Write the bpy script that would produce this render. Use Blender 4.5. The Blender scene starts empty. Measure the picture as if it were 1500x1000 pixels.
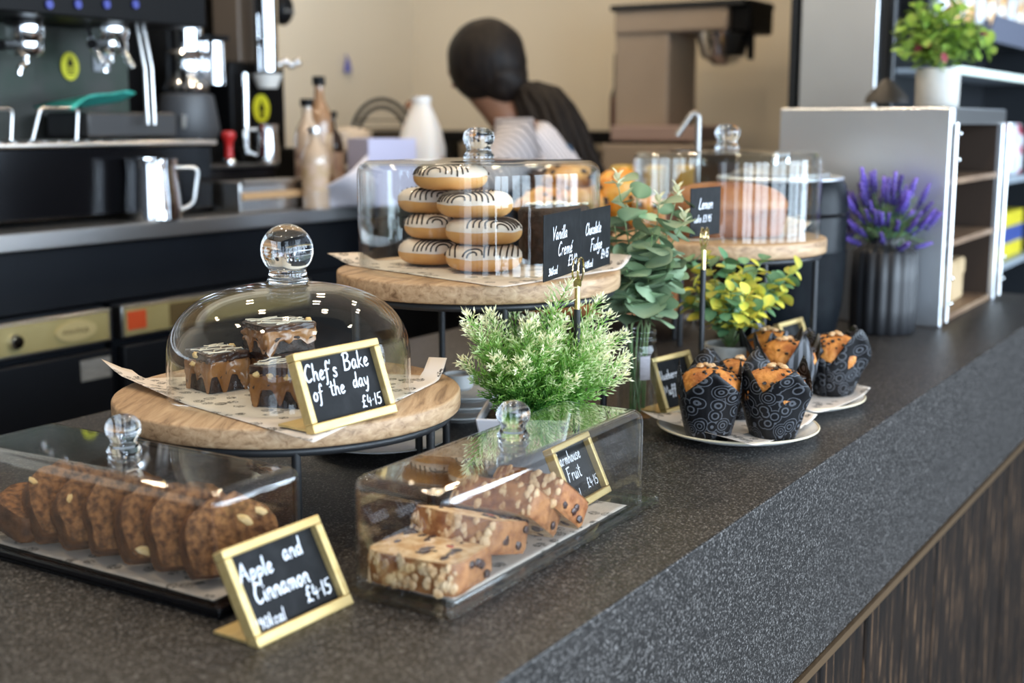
import bpy, bmesh, math, random
from mathutils import Vector, Matrix, noise
random.seed(7)
PI = math.pi
sc = bpy.context.scene
COL = sc.collection

# ------------------------------------------------------------------ camera, world, big lights, exposure
FPX = 1880.0
TH = math.atan(320 / FPX)
YAW = math.radians(31.96)
CAM = Vector((0.0, -0.472, 1.35))
FH = Vector((math.cos(YAW), math.sin(YAW), 0)); RT = Vector((math.sin(YAW), -math.cos(YAW), 0)); UPV = Vector((0, 0, 1))
FW = FH * math.cos(TH) - UPV * math.sin(TH)
UPC = FH * math.sin(TH) + UPV * math.cos(TH)
cd = bpy.data.cameras.new('camera'); cam = bpy.data.objects.new('camera', cd); COL.objects.link(cam)
cam.matrix_world = Matrix(((RT.x, UPC.x, -FW.x, CAM.x), (RT.y, UPC.y, -FW.y, CAM.y), (RT.z, UPC.z, -FW.z, CAM.z), (0, 0, 0, 1)))
cd.sensor_width = 36.0; cd.lens = 36.0 * FPX / 1500.0
cd.clip_start = 0.02; cd.clip_end = 60
cd.dof.use_dof = True; cd.dof.focus_distance = 1.42; cd.dof.aperture_fstop = 3.8; cd.dof.aperture_blades = 0
sc.camera = cam
sc.view_settings.view_transform = 'Standard'; sc.view_settings.look = 'None'
sc.view_settings.exposure = 0.42; sc.view_settings.gamma = 1.0; sc.view_settings.use_curve_mapping = False
sc.cycles.use_denoising = True
sc.cycles.max_bounces = 14; sc.cycles.diffuse_bounces = 4; sc.cycles.glossy_bounces = 5
sc.cycles.transmission_bounces = 12; sc.cycles.transparent_max_bounces = 40
sc.cycles.caustics_reflective = False; sc.cycles.caustics_refractive = False
sc.cycles.sample_clamp_indirect = 6.0
W = bpy.data.worlds.new('world'); sc.world = W; W.use_nodes = True
W.node_tree.nodes['Background'].inputs[0].default_value = (0.62, 0.76, 1.0, 1)
W.node_tree.nodes['Background'].inputs[1].default_value = 1.0

WIN_X = [-1.6, 0.1, 1.8, 3.5, 5.2]        # window bays of the shop front, behind the photographer
WIN_Y = -3.6
WIN_POWER = 94.0
for k, wx in enumerate(WIN_X):
    for s in (-1, 1):
        L = bpy.data.lights.new('daylight', 'AREA'); L.shape = 'RECTANGLE'; L.size = 0.62; L.size_y = 2.1
        L.energy = WIN_POWER / 2; L.color = (0.70, 0.85, 1.0)
        lo = bpy.data.objects.new('daylight', L); COL.objects.link(lo)
        lo.location = (wx + s * 0.36, WIN_Y, 1.55); lo.rotation_euler = (PI / 2, 0, PI); lo.rotation_euler = (-PI / 2, PI, 0)
        lo.rotation_euler = Vector((0, 1, -0.05)).to_track_quat('-Z', 'Y').to_euler()
# unseen end glazing left of the camera, added to brighten camera-facing sides
for wy in (-2.75, -1.25):
    L = bpy.data.lights.new('added_end_light', 'AREA'); L.shape = 'RECTANGLE'; L.size = 0.55; L.size_y = 2.1; L.energy = 15.0; L.color = (0.70, 0.85, 1.0)
    lo = bpy.data.objects.new('added_end_light', L); COL.objects.link(lo); lo.location = (-2.5, wy, 1.55); lo.rotation_euler = Vector((1, 0, -0.05)).to_track_quat('-Z', 'Y').to_euler()
DOWN_EMIT = 150.0
DOWN = [(0.3, 0.55), (1.15, 0.62), (1.95, 0.62), (2.8, 0.55), (0.5, 1.25), (1.4, 1.25), (2.4, 1.25), (3.3, 1.25), (1.0, 2.1), (2.2, 2.1), (3.4, 2.1),
        (0.9, -0.45), (2.0, -0.45)]
CEIL = 2.75

def ray(x, y): return FW + RT * ((x - 750) / FPX) - UPC * ((y - 500) / FPX)
def PZ(x, y, z): d = ray(x, y); return CAM + d * ((z - CAM.z) / d.z)
def PY(x, y, Y): d = ray(x, y); return CAM + d * ((Y - CAM.y) / d.y)
def PX(x, y, X): d = ray(x, y); return CAM + d * ((X - CAM.x) / d.x)
def PD(x, y, d): return CAM + ray(x, y) * d

# ------------------------------------------------------------------ materials
MATS = {}
def mat(name, col, rough=0.5, metal=0.0, spec=0.5, col2=None, scale=20.0, detail=4.0, lo=0.4, hi=0.6, stretch=(1, 1, 1), bump=0.0, bscale=None, emit=None, coat=0.0, sss=0.0, tex='noise', rough2=None):
    m = bpy.data.materials.new(name); m.use_nodes = True
    nt = m.node_tree; b = nt.nodes['Principled BSDF']
    b.inputs['Base Color'].default_value = (*col, 1); b.inputs['Roughness'].default_value = rough
    b.inputs['Metallic'].default_value = metal; b.inputs['Specular IOR Level'].default_value = spec
    b.inputs['Coat Weight'].default_value = coat; b.inputs['Coat Roughness'].default_value = 0.05
    if sss:
        b.inputs['Subsurface Weight'].default_value = sss; b.inputs['Subsurface Radius'].default_value = (0.01, 0.006, 0.003); b.inputs['Subsurface Scale'].default_value = 0.3
    if emit:
        b.inputs['Emission Color'].default_value = (*emit[0], 1); b.inputs['Emission Strength'].default_value = emit[1]
    if col2 or bump:
        tc = nt.nodes.new('ShaderNodeTexCoord'); mp = nt.nodes.new('ShaderNodeMapping'); mp.inputs['Scale'].default_value = stretch
        nt.links.new(tc.outputs['Object'], mp.inputs['Vector'])
        def tx(s):
            if tex == 'voronoi':
                n = nt.nodes.new('ShaderNodeTexVoronoi'); n.inputs['Scale'].default_value = s; nt.links.new(mp.outputs[0], n.inputs['Vector']); return n.outputs['Distance']
            n = nt.nodes.new('ShaderNodeTexNoise'); n.inputs['Scale'].default_value = s; n.inputs['Detail'].default_value = detail; nt.links.new(mp.outputs[0], n.inputs['Vector']); return n.outputs[0]
        t = tx(scale)
        if col2:
            r = nt.nodes.new('ShaderNodeValToRGB'); r.color_ramp.elements[0].position = lo; r.color_ramp.elements[1].position = hi
            r.color_ramp.elements[0].color = (*col, 1); r.color_ramp.elements[1].color = (*col2, 1)
            nt.links.new(t, r.inputs[0]); nt.links.new(r.outputs[0], b.inputs['Base Color'])
            if rough2 is not None:
                mr = nt.nodes.new('ShaderNodeMapRange'); mr.inputs['From Min'].default_value = lo; mr.inputs['From Max'].default_value = hi
                mr.inputs['To Min'].default_value = rough; mr.inputs['To Max'].default_value = rough2
                nt.links.new(t, mr.inputs[0]); nt.links.new(mr.outputs[0], b.inputs['Roughness'])
        if bump:
            bn = nt.nodes.new('ShaderNodeBump'); bn.inputs['Strength'].default_value = 1.0; bn.inputs['Distance'].default_value = bump
            nt.links.new(tx(bscale) if bscale else t, bn.inputs['Height']); nt.links.new(bn.outputs[0], b.inputs['Normal'])
    MATS[name] = m
    return m
def N(m): return m.node_tree.nodes, m.node_tree.links

def thin_glass(name, tint=(0.97, 0.985, 0.98), rough=0.0, f0=0.017, gain=0.85, power=4.2):
    m = bpy.data.materials.new(name); m.use_nodes = True; n, l = N(m); n.clear()
    o = n.new('ShaderNodeOutputMaterial'); mx = n.new('ShaderNodeMixShader'); tr = n.new('ShaderNodeBsdfTransparent'); gl = n.new('ShaderNodeBsdfGlossy')
    lw = n.new('ShaderNodeLayerWeight'); lw.inputs['Blend'].default_value = 0.5
    pw = n.new('ShaderNodeMath'); pw.operation = 'POWER'; pw.inputs[1].default_value = power
    ma = n.new('ShaderNodeMath'); ma.operation = 'MULTIPLY_ADD'; ma.inputs[1].default_value = gain; ma.inputs[2].default_value = f0
    tr.inputs[0].default_value = (*tint, 1); gl.inputs[0].default_value = (1, 1, 1, 1); gl.inputs['Roughness'].default_value = rough
    l.new(lw.outputs['Facing'], pw.inputs[0]); l.new(pw.outputs[0], ma.inputs[0]); l.new(ma.outputs[0], mx.inputs[0])
    l.new(tr.outputs[0], mx.inputs[1]); l.new(gl.outputs[0], mx.inputs[2]); l.new(mx.outputs[0], o.inputs[0])
    return m
def solid_glass(name, col=(0.98, 0.99, 1.0), ior=1.47):
    m = bpy.data.materials.new(name); m.use_nodes = True; n, l = N(m); n.clear()
    o = n.new('ShaderNodeOutputMaterial'); g = n.new('ShaderNodeBsdfGlass'); g.inputs['Color'].default_value = (*col, 1); g.inputs['Roughness'].default_value = 0.0; g.inputs['IOR'].default_value = ior
    l.new(g.outputs[0], o.inputs[0]); return m

M_GLASS = thin_glass('clear_glass'); M_ACRYL = thin_glass('clear_acrylic', (0.975, 0.975, 0.97), f0=0.026, gain=0.8, power=2.7); M_KNOB = solid_glass('knob_glass')
M_TRAY = thin_glass('tray_acrylic', (0.93, 0.93, 0.92), f0=0.04)
M_GOLD = mat('brushed_gold', (0.60, 0.43, 0.17), 0.42, 0.55, col2=(0.68, 0.51, 0.23), scale=30, lo=0.3, hi=0.7, stretch=(1, 6, 6))
M_BRASS = mat('polished_brass', (0.80, 0.62, 0.30), 0.2, 1.0)
M_SLATE = mat('chalkboard', (0.006, 0.0065, 0.0075), 0.6, spec=.2, col2=(0.016, 0.0165, 0.018), scale=60, lo=0.45, hi=0.8)
M_CHALK = mat('chalk_ink', (0.86, 0.88, 0.92), 0.7, col2=(0.72, 0.74, 0.80), scale=400, lo=0.4, hi=0.65)
M_BLACKM = mat('black_metal', (0.022, 0.023, 0.025), 0.42, 0.3)
M_BLACKP = mat('black_plastic', (0.004, 0.004, 0.0045), 0.45, spec=.12)
M_BLACKG = mat('black_gloss', (0.004, 0.004, 0.005), 0.14, spec=.25)
M_CAB = mat('dark_cabinet', (0.006, 0.007, 0.010), 0.4, spec=.25, col2=(0.011, 0.013, 0.017), scale=3, lo=0.3, hi=0.7)
M_STEEL = mat('stainless', (0.80, 0.83, 0.87), 0.36, 1.0, col2=(0.88, 0.91, 0.95), scale=3.0, lo=0.35, hi=0.65, bump=0.0015, bscale=4)
M_CHROME = mat('chrome', (0.86, 0.87, 0.89), 0.08, 1.0)
M_SATIN = mat('satin_steel', (0.62, 0.61, 0.60), 0.28, 1.0)
M_WHITE = mat('white_glaze', (0.80, 0.79, 0.75), 0.2, col2=(0.86, 0.85, 0.82), scale=12)
M_RIM = mat('cream_rim', (0.72, 0.62, 0.44), 0.3)
M_WALL = mat('cream_wall', (0.74, 0.655, 0.52), 0.7, col2=(0.78, 0.69, 0.55), scale=2.0, lo=0.3, hi=0.7)
M_FLOOR = mat('grey_floor', (0.10, 0.095, 0.09), 0.45, col2=(0.14, 0.13, 0.125), scale=3)
M_CEIL = mat('grey_ceiling', (0.28, 0.27, 0.26), 0.9, col2=(0.31, 0.30, 0.29), scale=2)
M_DARKW = mat('dark_wall', (0.035, 0.036, 0.04), 0.6, col2=(0.05, 0.05, 0.055), scale=2)
M_SOIL = mat('soil', (0.03, 0.02, 0.012), 0.95, col2=(0.07, 0.05, 0.03), scale=150, bump=0.002)

def counter_mat():
    m = bpy.data.materials.new('speckled_stone'); m.use_nodes = True; n, l = N(m); b = n['Principled BSDF']
    tc = n.new('ShaderNodeTexCoord')
    n1 = n.new('ShaderNodeTexNoise'); n1.inputs['Scale'].default_value = 430; n1.inputs['Detail'].default_value = 3; n1.inputs['Roughness'].default_value = 0.7
    r = n.new('ShaderNodeValToRGB'); e = r.color_ramp.elements
    e[0].position = 0.40; e[0].color = (0.006, 0.0052, 0.0047, 1); e[1].position = 0.72; e[1].color = (0.29, 0.27, 0.255, 1)
    x = r.color_ramp.elements.new(0.54); x.color = (0.024, 0.0205, 0.0185, 1)
    l.new(tc.outputs['Object'], n1.inputs['Vector']); l.new(n1.outputs[0], r.inputs[0]); l.new(r.outputs[0], b.inputs['Base Color'])
    b.inputs['Roughness'].default_value = 0.42; b.inputs['Specular IOR Level'].default_value = 0.28
    bn = n.new('ShaderNodeBump'); bn.inputs['Distance'].default_value = 0.0004; bn.inputs['Strength'].default_value = 0.6; l.new(n1.outputs[0], bn.inputs['Height']); l.new(bn.outputs[0], b.inputs['Normal'])
    return m
M_STONE = counter_mat()

def wood_mat(name, c1, c2, c3, sc_=(3, 22, 22), rough=0.5, bump=0.0006, pos=(.28, .48, .72), spec=.5):
    m = bpy.data.materials.new(name); m.use_nodes = True; n, l = N(m); b = n['Principled BSDF']
    tc = n.new('ShaderNodeTexCoord'); mp = n.new('ShaderNodeMapping'); mp.inputs['Scale'].default_value = sc_
    nz = n.new('ShaderNodeTexNoise'); nz.inputs['Scale'].default_value = 2.2; nz.inputs['Detail'].default_value = 6; nz.inputs['Distortion'].default_value = 0.6; nz.inputs['Roughness'].default_value = 0.65
    r = n.new('ShaderNodeValToRGB'); e = r.color_ramp.elements
    b.inputs['Specular IOR Level'].default_value = spec; e[0].position = pos[0]; e[0].color = (*c1, 1); e[1].position = pos[2]; e[1].color = (*c3, 1); x = e.new(pos[1]); x.color = (*c2, 1)
    l.new(tc.outputs['Object'], mp.inputs[0]); l.new(mp.outputs[0], nz.inputs['Vector']); l.new(nz.outputs[0], r.inputs[0]); l.new(r.outputs[0], b.inputs['Base Color'])
    b.inputs['Roughness'].default_value = rough
    bn = n.new('ShaderNodeBump'); bn.inputs['Distance'].default_value = bump; l.new(nz.outputs[0], bn.inputs['Height']); l.new(bn.outputs[0], b.inputs['Normal'])
    return m
M_WOOD = wood_mat('mango_wood', (0.16, 0.085, 0.04), (0.40, 0.25, 0.135), (0.56, 0.39, 0.235), (5, 42, 60))
M_PANEL = wood_mat('distressed_boards', (0.006, 0.004, 0.003), (0.018, 0.0105, 0.0065), (0.26, 0.145, 0.075), (34, 34, 3.0), 0.75, 0.002, (.40, .56, .80), .12)
M_BRONZE = mat('bronze_strip', (0.30, 0.19, 0.10), 0.35, 0.9)

def paper_mat():
    m = bpy.data.materials.new('printed_paper'); m.use_nodes = True; n, l = N(m); b = n['Principled BSDF']
    tc = n.new('ShaderNodeTexCoord')
    v = n.new('ShaderNodeTexVoronoi'); v.inputs['Scale'].default_value = 15; l.new(tc.outputs['UV'], v.inputs['Vector'])
    w = n.new('ShaderNodeTexNoise'); w.inputs['Scale'].default_value = 75; w.inputs['Detail'].default_value = 1; w.inputs['Distortion'].default_value = 1.5; l.new(tc.outputs['UV'], w.inputs['Vector'])
    s = n.new('ShaderNodeMath'); s.operation = 'SUBTRACT'; s.inputs[1].default_value = 0.5; l.new(w.outputs[0], s.inputs[0])
    a = n.new('ShaderNodeMath'); a.operation = 'ABSOLUTE'; l.new(s.outputs[0], a.inputs[0])
    lt = n.new('ShaderNodeMath'); lt.operation = 'LESS_THAN'; lt.inputs[1].default_value = 0.075; l.new(a.outputs[0], lt.inputs[0])
    sep = n.new('ShaderNodeSeparateColor'); l.new(v.outputs['Color'], sep.inputs[0])
    g1 = n.new('ShaderNodeMath'); g1.operation = 'GREATER_THAN'; g1.inputs[1].default_value = 0.32; l.new(sep.outputs[0], g1.inputs[0])
    g2 = n.new('ShaderNodeMath'); g2.operation = 'LESS_THAN'; g2.inputs[1].default_value = 0.42; l.new(v.outputs['Distance'], g2.inputs[0])
    m1 = n.new('ShaderNodeMath'); m1.operation = 'MULTIPLY'; l.new(g1.outputs[0], m1.inputs[0]); l.new(g2.outputs[0], m1.inputs[1])
    m2 = n.new('ShaderNodeMath'); m2.operation = 'MULTIPLY'; l.new(m1.outputs[0], m2.inputs[0]); l.new(lt.outputs[0], m2.inputs[1])
    mx = n.new('ShaderNodeMix'); mx.data_type = 'RGBA'; mx.inputs[6].default_value = (0.84, 0.75, 0.67, 1); mx.inputs[7].default_value = (0.03, 0.025, 0.02, 1)
    l.new(m2.outputs[0], mx.inputs[0]); l.new(mx.outputs[2], b.inputs['Base Color']); b.inputs['Roughness'].default_value = 0.75
    tr = n.new('ShaderNodeBsdfTranslucent'); tr.inputs[0].default_value = (0.7, 0.62, 0.52, 1); ms = n.new('ShaderNodeMixShader'); ms.inputs[0].default_value = 0.2
    o = n['Material Output']; l.new(b.outputs[0], ms.inputs[1]); l.new(tr.outputs[0], ms.inputs[2]); l.new(ms.outputs[0], o.inputs[0])
    return m
M_PAPER = paper_mat()

def attr_mat(name, c1, c2, rough=0.5, mid=None, trans=0.0, var=0.0):
    """colour runs from c1 to c2 along the point attribute 'tip' (leaf base to leaf tip)"""
    m = bpy.data.materials.new(name); m.use_nodes = True; n, l = N(m); b = n['Principled BSDF']
    a = n.new('ShaderNodeAttribute'); a.attribute_name = 'tip'
    r = n.new('ShaderNodeValToRGB'); e = r.color_ramp.elements; e[0].color = (*c1, 1); e[1].color = (*c2, 1); e[0].position = 0.05; e[1].position = 0.95
    if mid: x = e.new(0.5); x.color = (*mid, 1)
    src = r.outputs[0]
    l.new(a.outputs['Fac'], r.inputs[0])
    if var:
        oi = n.new('ShaderNodeObjectInfo'); hs = n.new('ShaderNodeHueSaturation'); mr = n.new('ShaderNodeMapRange'); mr.inputs['To Min'].default_value = 1 - var; mr.inputs['To Max'].default_value = 1 + var
        l.new(oi.outputs['Random'], mr.inputs[0]); l.new(mr.outputs[0], hs.inputs['Value']); l.new(r.outputs[0], hs.inputs['Color']); src = hs.outputs[0]
    l.new(src, b.inputs['Base Color']); b.inputs['Roughness'].default_value = rough
    if trans:
        t = n.new('ShaderNodeBsdfTranslucent'); ms = n.new('ShaderNodeMixShader'); ms.inputs[0].default_value = trans; l.new(src, t.inputs[0])
        l.new(b.outputs[0], ms.inputs[1]); l.new(t.outputs[0], ms.inputs[2]); l.new(ms.outputs[0], n['Material Output'].inputs[0])
    return m

# ------------------------------------------------------------------ mesh helpers
class MB:
    def __init__(s): s.v = []; s.f = []; s.t = []; s.mi = []; s.uv = None
    def add(s, v, f, M=None, tip=None, mi=0):
        o = len(s.v)
        s.v += [tuple(M @ Vector(p)) for p in v] if M is not None else [tuple(p) for p in v]
        s.f += [tuple(i + o for i in q) for q in f]; s.mi += [mi] * len(f)
        s.t += (tip if isinstance(tip, list) else [tip or 0.0] * len(v))
        return s
    def box(s, c, d, M=None, mi=0):
        x, y, z = c; a, b, h = d[0] / 2, d[1] / 2, d[2] / 2
        v = [(x + i * a, y + j * b, z + k * h) for k in (-1, 1) for j in (-1, 1) for i in (-1, 1)]
        return s.add(v, [(0, 2, 3, 1), (4, 5, 7, 6), (0, 1, 5, 4), (2, 6, 7, 3), (0, 4, 6, 2), (1, 3, 7, 5)], M, mi=mi)
    def lathe(s, prof, n=32, M=None, close=False, tip=None, mi=0, rmod=None):
        v = []; f = []; m = len(prof)
        for i in range(n):
            a = 2 * PI * i / n
            for j, (r, z) in enumerate(prof):
                rr = r * (rmod(a, j / (m - 1)) if rmod else 1)
                v.append((rr * math.cos(a), rr * math.sin(a), z))
        for i in range(n):
            k = (i + 1) % n
            for j in range(m - 1): f.append((i * m + j, k * m + j, k * m + j + 1, i * m + j + 1))
            if close: f.append((i * m + m - 1, k * m + m - 1, k * m, i * m))
        return s.add(v, f, M, tip, mi)
    def tube(s, path, r, n=8, M=None, closed=False, tip=None, caps=True):
        P = [Vector(p) for p in path]; v = []; f = []; m = len(P); up = Vector((0.13, 0.21, 0.97))
        tt = []
        for i, p in enumerate(P):
            d = (P[(i + 1) % m] - P[i - 1]) if closed else (P[min(i + 1, m - 1)] - P[max(i - 1, 0)])
            d = d.normalized() if d.length > 1e-9 else Vector((0, 0, 1))
            a = d.cross(up)
            if a.length < 0.05: a = d.cross(Vector((1, 0, 0)))
            a.normalize(); b = d.cross(a); rr = r[i] if isinstance(r, (list, tuple)) else r
            for k in range(n):
                t = 2 * PI * k / n; v.append(p + a * (rr * math.cos(t)) + b * (rr * math.sin(t)))
            if isinstance(tip, list): tt += [tip[i]] * n
        for i in range(m if closed else m - 1):
            j = (i + 1) % m
            for k in range(n): q = (k + 1) % n; f.append((i * n + k, i * n + q, j * n + q, j * n + k))
        if not closed and caps: f.append(tuple(range(n - 1, -1, -1))); f.append(tuple((m - 1) * n + k for k in range(n)))
        return s.add(v, f, M, tt if isinstance(tip, list) else tip)
    def ball(s, c, r, n=12, m=8, M=None, sc_=(1, 1, 1), jit=0.0, seed=0, tip=None):
        v = []; f = []
        for j in range(m + 1):
            ph = PI * j / m
            for i in range(n):
                a = 2 * PI * i / n; d = Vector((math.sin(ph) * math.cos(a), math.sin(ph) * math.sin(a), math.cos(ph)))
                k = 1 + (jit * noise.noise(d * 2.1 + Vector((seed * 3.7, seed, 0))) if jit else 0)
                v.append((c[0] + d.x * r * sc_[0] * k, c[1] + d.y * r * sc_[1] * k, c[2] + d.z * r * sc_[2] * k))
        for j in range(m):
            for i in range(n): k = (i + 1) % n; f.append((j * n + i, (j + 1) * n + i, (j + 1) * n + k, j * n + k))
        return s.add(v, f, M, tip)
    def prism(s, poly, y0, y1, M=None, mi=0):
        """poly in local XZ, extruded along Y"""
        n = len(poly); v = [(x, y0, z) for x, z in poly] + [(x, y1, z) for x, z in poly]
        f = [tuple(range(n)), tuple(range(2 * n - 1, n - 1, -1))] + [(i, i + n, (i + 1) % n + n, (i + 1) % n) for i in range(n)]
        return s.add(v, f, M, mi=mi)
    def mesh(s, name, mats, smooth=True, ang=38):
        me = bpy.data.meshes.new(name); me.from_pydata(s.v, [], s.f)
        for m in (mats if isinstance(mats, (list, tuple)) else [mats]): me.materials.append(m)
        if any(s.mi): me.polygons.foreach_set('material_index', s.mi)
        if any(s.t): a = me.attributes.new('tip', 'FLOAT', 'POINT'); a.data.foreach_set('value', s.t)
        if s.uv:
            u = me.uv_layers.new(name='UVMap'); idx = [0] * len(me.loops); me.loops.foreach_get('vertex_index', idx)
            u.data.foreach_set('uv', [c for i in idx for c in s.uv[i]])
        me.update()
        if smooth:
            me.polygons.foreach_set('use_smooth', [True] * len(me.polygons)); me.set_sharp_from_angle(angle=math.radians(ang))
        return me
    def build(s, name, mats, parent=None, smooth=True, ang=38, bevel=0, bseg=2, solid=0, sub=0):
        bm_ = s.mesh(name, mats, smooth, ang); return link(name, bm_, parent, bevel, bseg, solid, sub)
def link(name, me, parent=None, bevel=0, bseg=2, solid=0, sub=0):
    o = bpy.data.objects.new(name, me); COL.objects.link(o)
    if parent: o.parent = parent
    if bevel: b = o.modifiers.new('bevel', 'BEVEL'); b.width = bevel; b.segments = bseg; b.limit_method = 'ANGLE'; b.angle_limit = math.radians(40); b.harden_normals = False
    if solid: q = o.modifiers.new('solid', 'SOLIDIFY'); q.thickness = solid; q.offset = 0
    if bevel: q = o.modifiers.new('normals', 'WEIGHTED_NORMAL'); q.keep_sharp = True; q.weight = 90
    if sub: q = o.modifiers.new('sub', 'SUBSURF'); q.levels = sub; q.render_levels = sub
    return o
def fixn(o):
    bm = bmesh.new(); bm.from_mesh(o.data); bmesh.ops.recalc_face_normals(bm, faces=bm.faces); bm.to_mesh(o.data); bm.free(); return o
def tag(o, label, cat, group=None):
    o['label'] = label; o['category'] = cat
    if group: o['group'] = group
    return o
def thing(name, label, cat, loc=(0, 0, 0), rz=0.0, group=None):
    o = bpy.data.objects.new(name, None); COL.objects.link(o); o.empty_display_size = 0.05
    o.location = loc; o.rotation_euler = (0, 0, rz); return tag(o, label, cat, group)
def struct(o): o['kind'] = 'structure'; return o
def dup(root, loc, rz=0.0, label=None, group=None, tilt=None):
    r = root.copy(); COL.objects.link(r); r.location = loc; r.rotation_euler = tilt if tilt else (0, 0, rz)
    if label: r['label'] = label
    if group: r['group'] = group
    for ch in list(root.children):
        c = ch.copy(); COL.objects.link(c); c.parent = r
        for g in ch.children: d = g.copy(); COL.objects.link(d); d.parent = c
    return r
def rot(ax, a): return Matrix.Rotation(a, 4, ax)
def T(x, y, z): return Matrix.Translation((x, y, z))
def ring_path(r, n=48, z=0, a0=0, a1=2 * PI): return [(r * math.cos(a0 + (a1 - a0) * i / n), r * math.sin(a0 + (a1 - a0) * i / n), z) for i in range(n)]
def fillet(path, r, k=5):
    P = [Vector(p) for p in path]; out = [P[0]]
    for i in range(1, len(P) - 1):
        a = (P[i - 1] - P[i]); b = (P[i + 1] - P[i]); q = min(r, a.length * .45, b.length * .45); a = P[i] + a.normalized() * q; b = P[i] + b.normalized() * q
        for j in range(k + 1): t = j / k; out.append(a * (1 - t) ** 2 + P[i] * 2 * t * (1 - t) + b * t * t)
    return out + [P[-1]]

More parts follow.
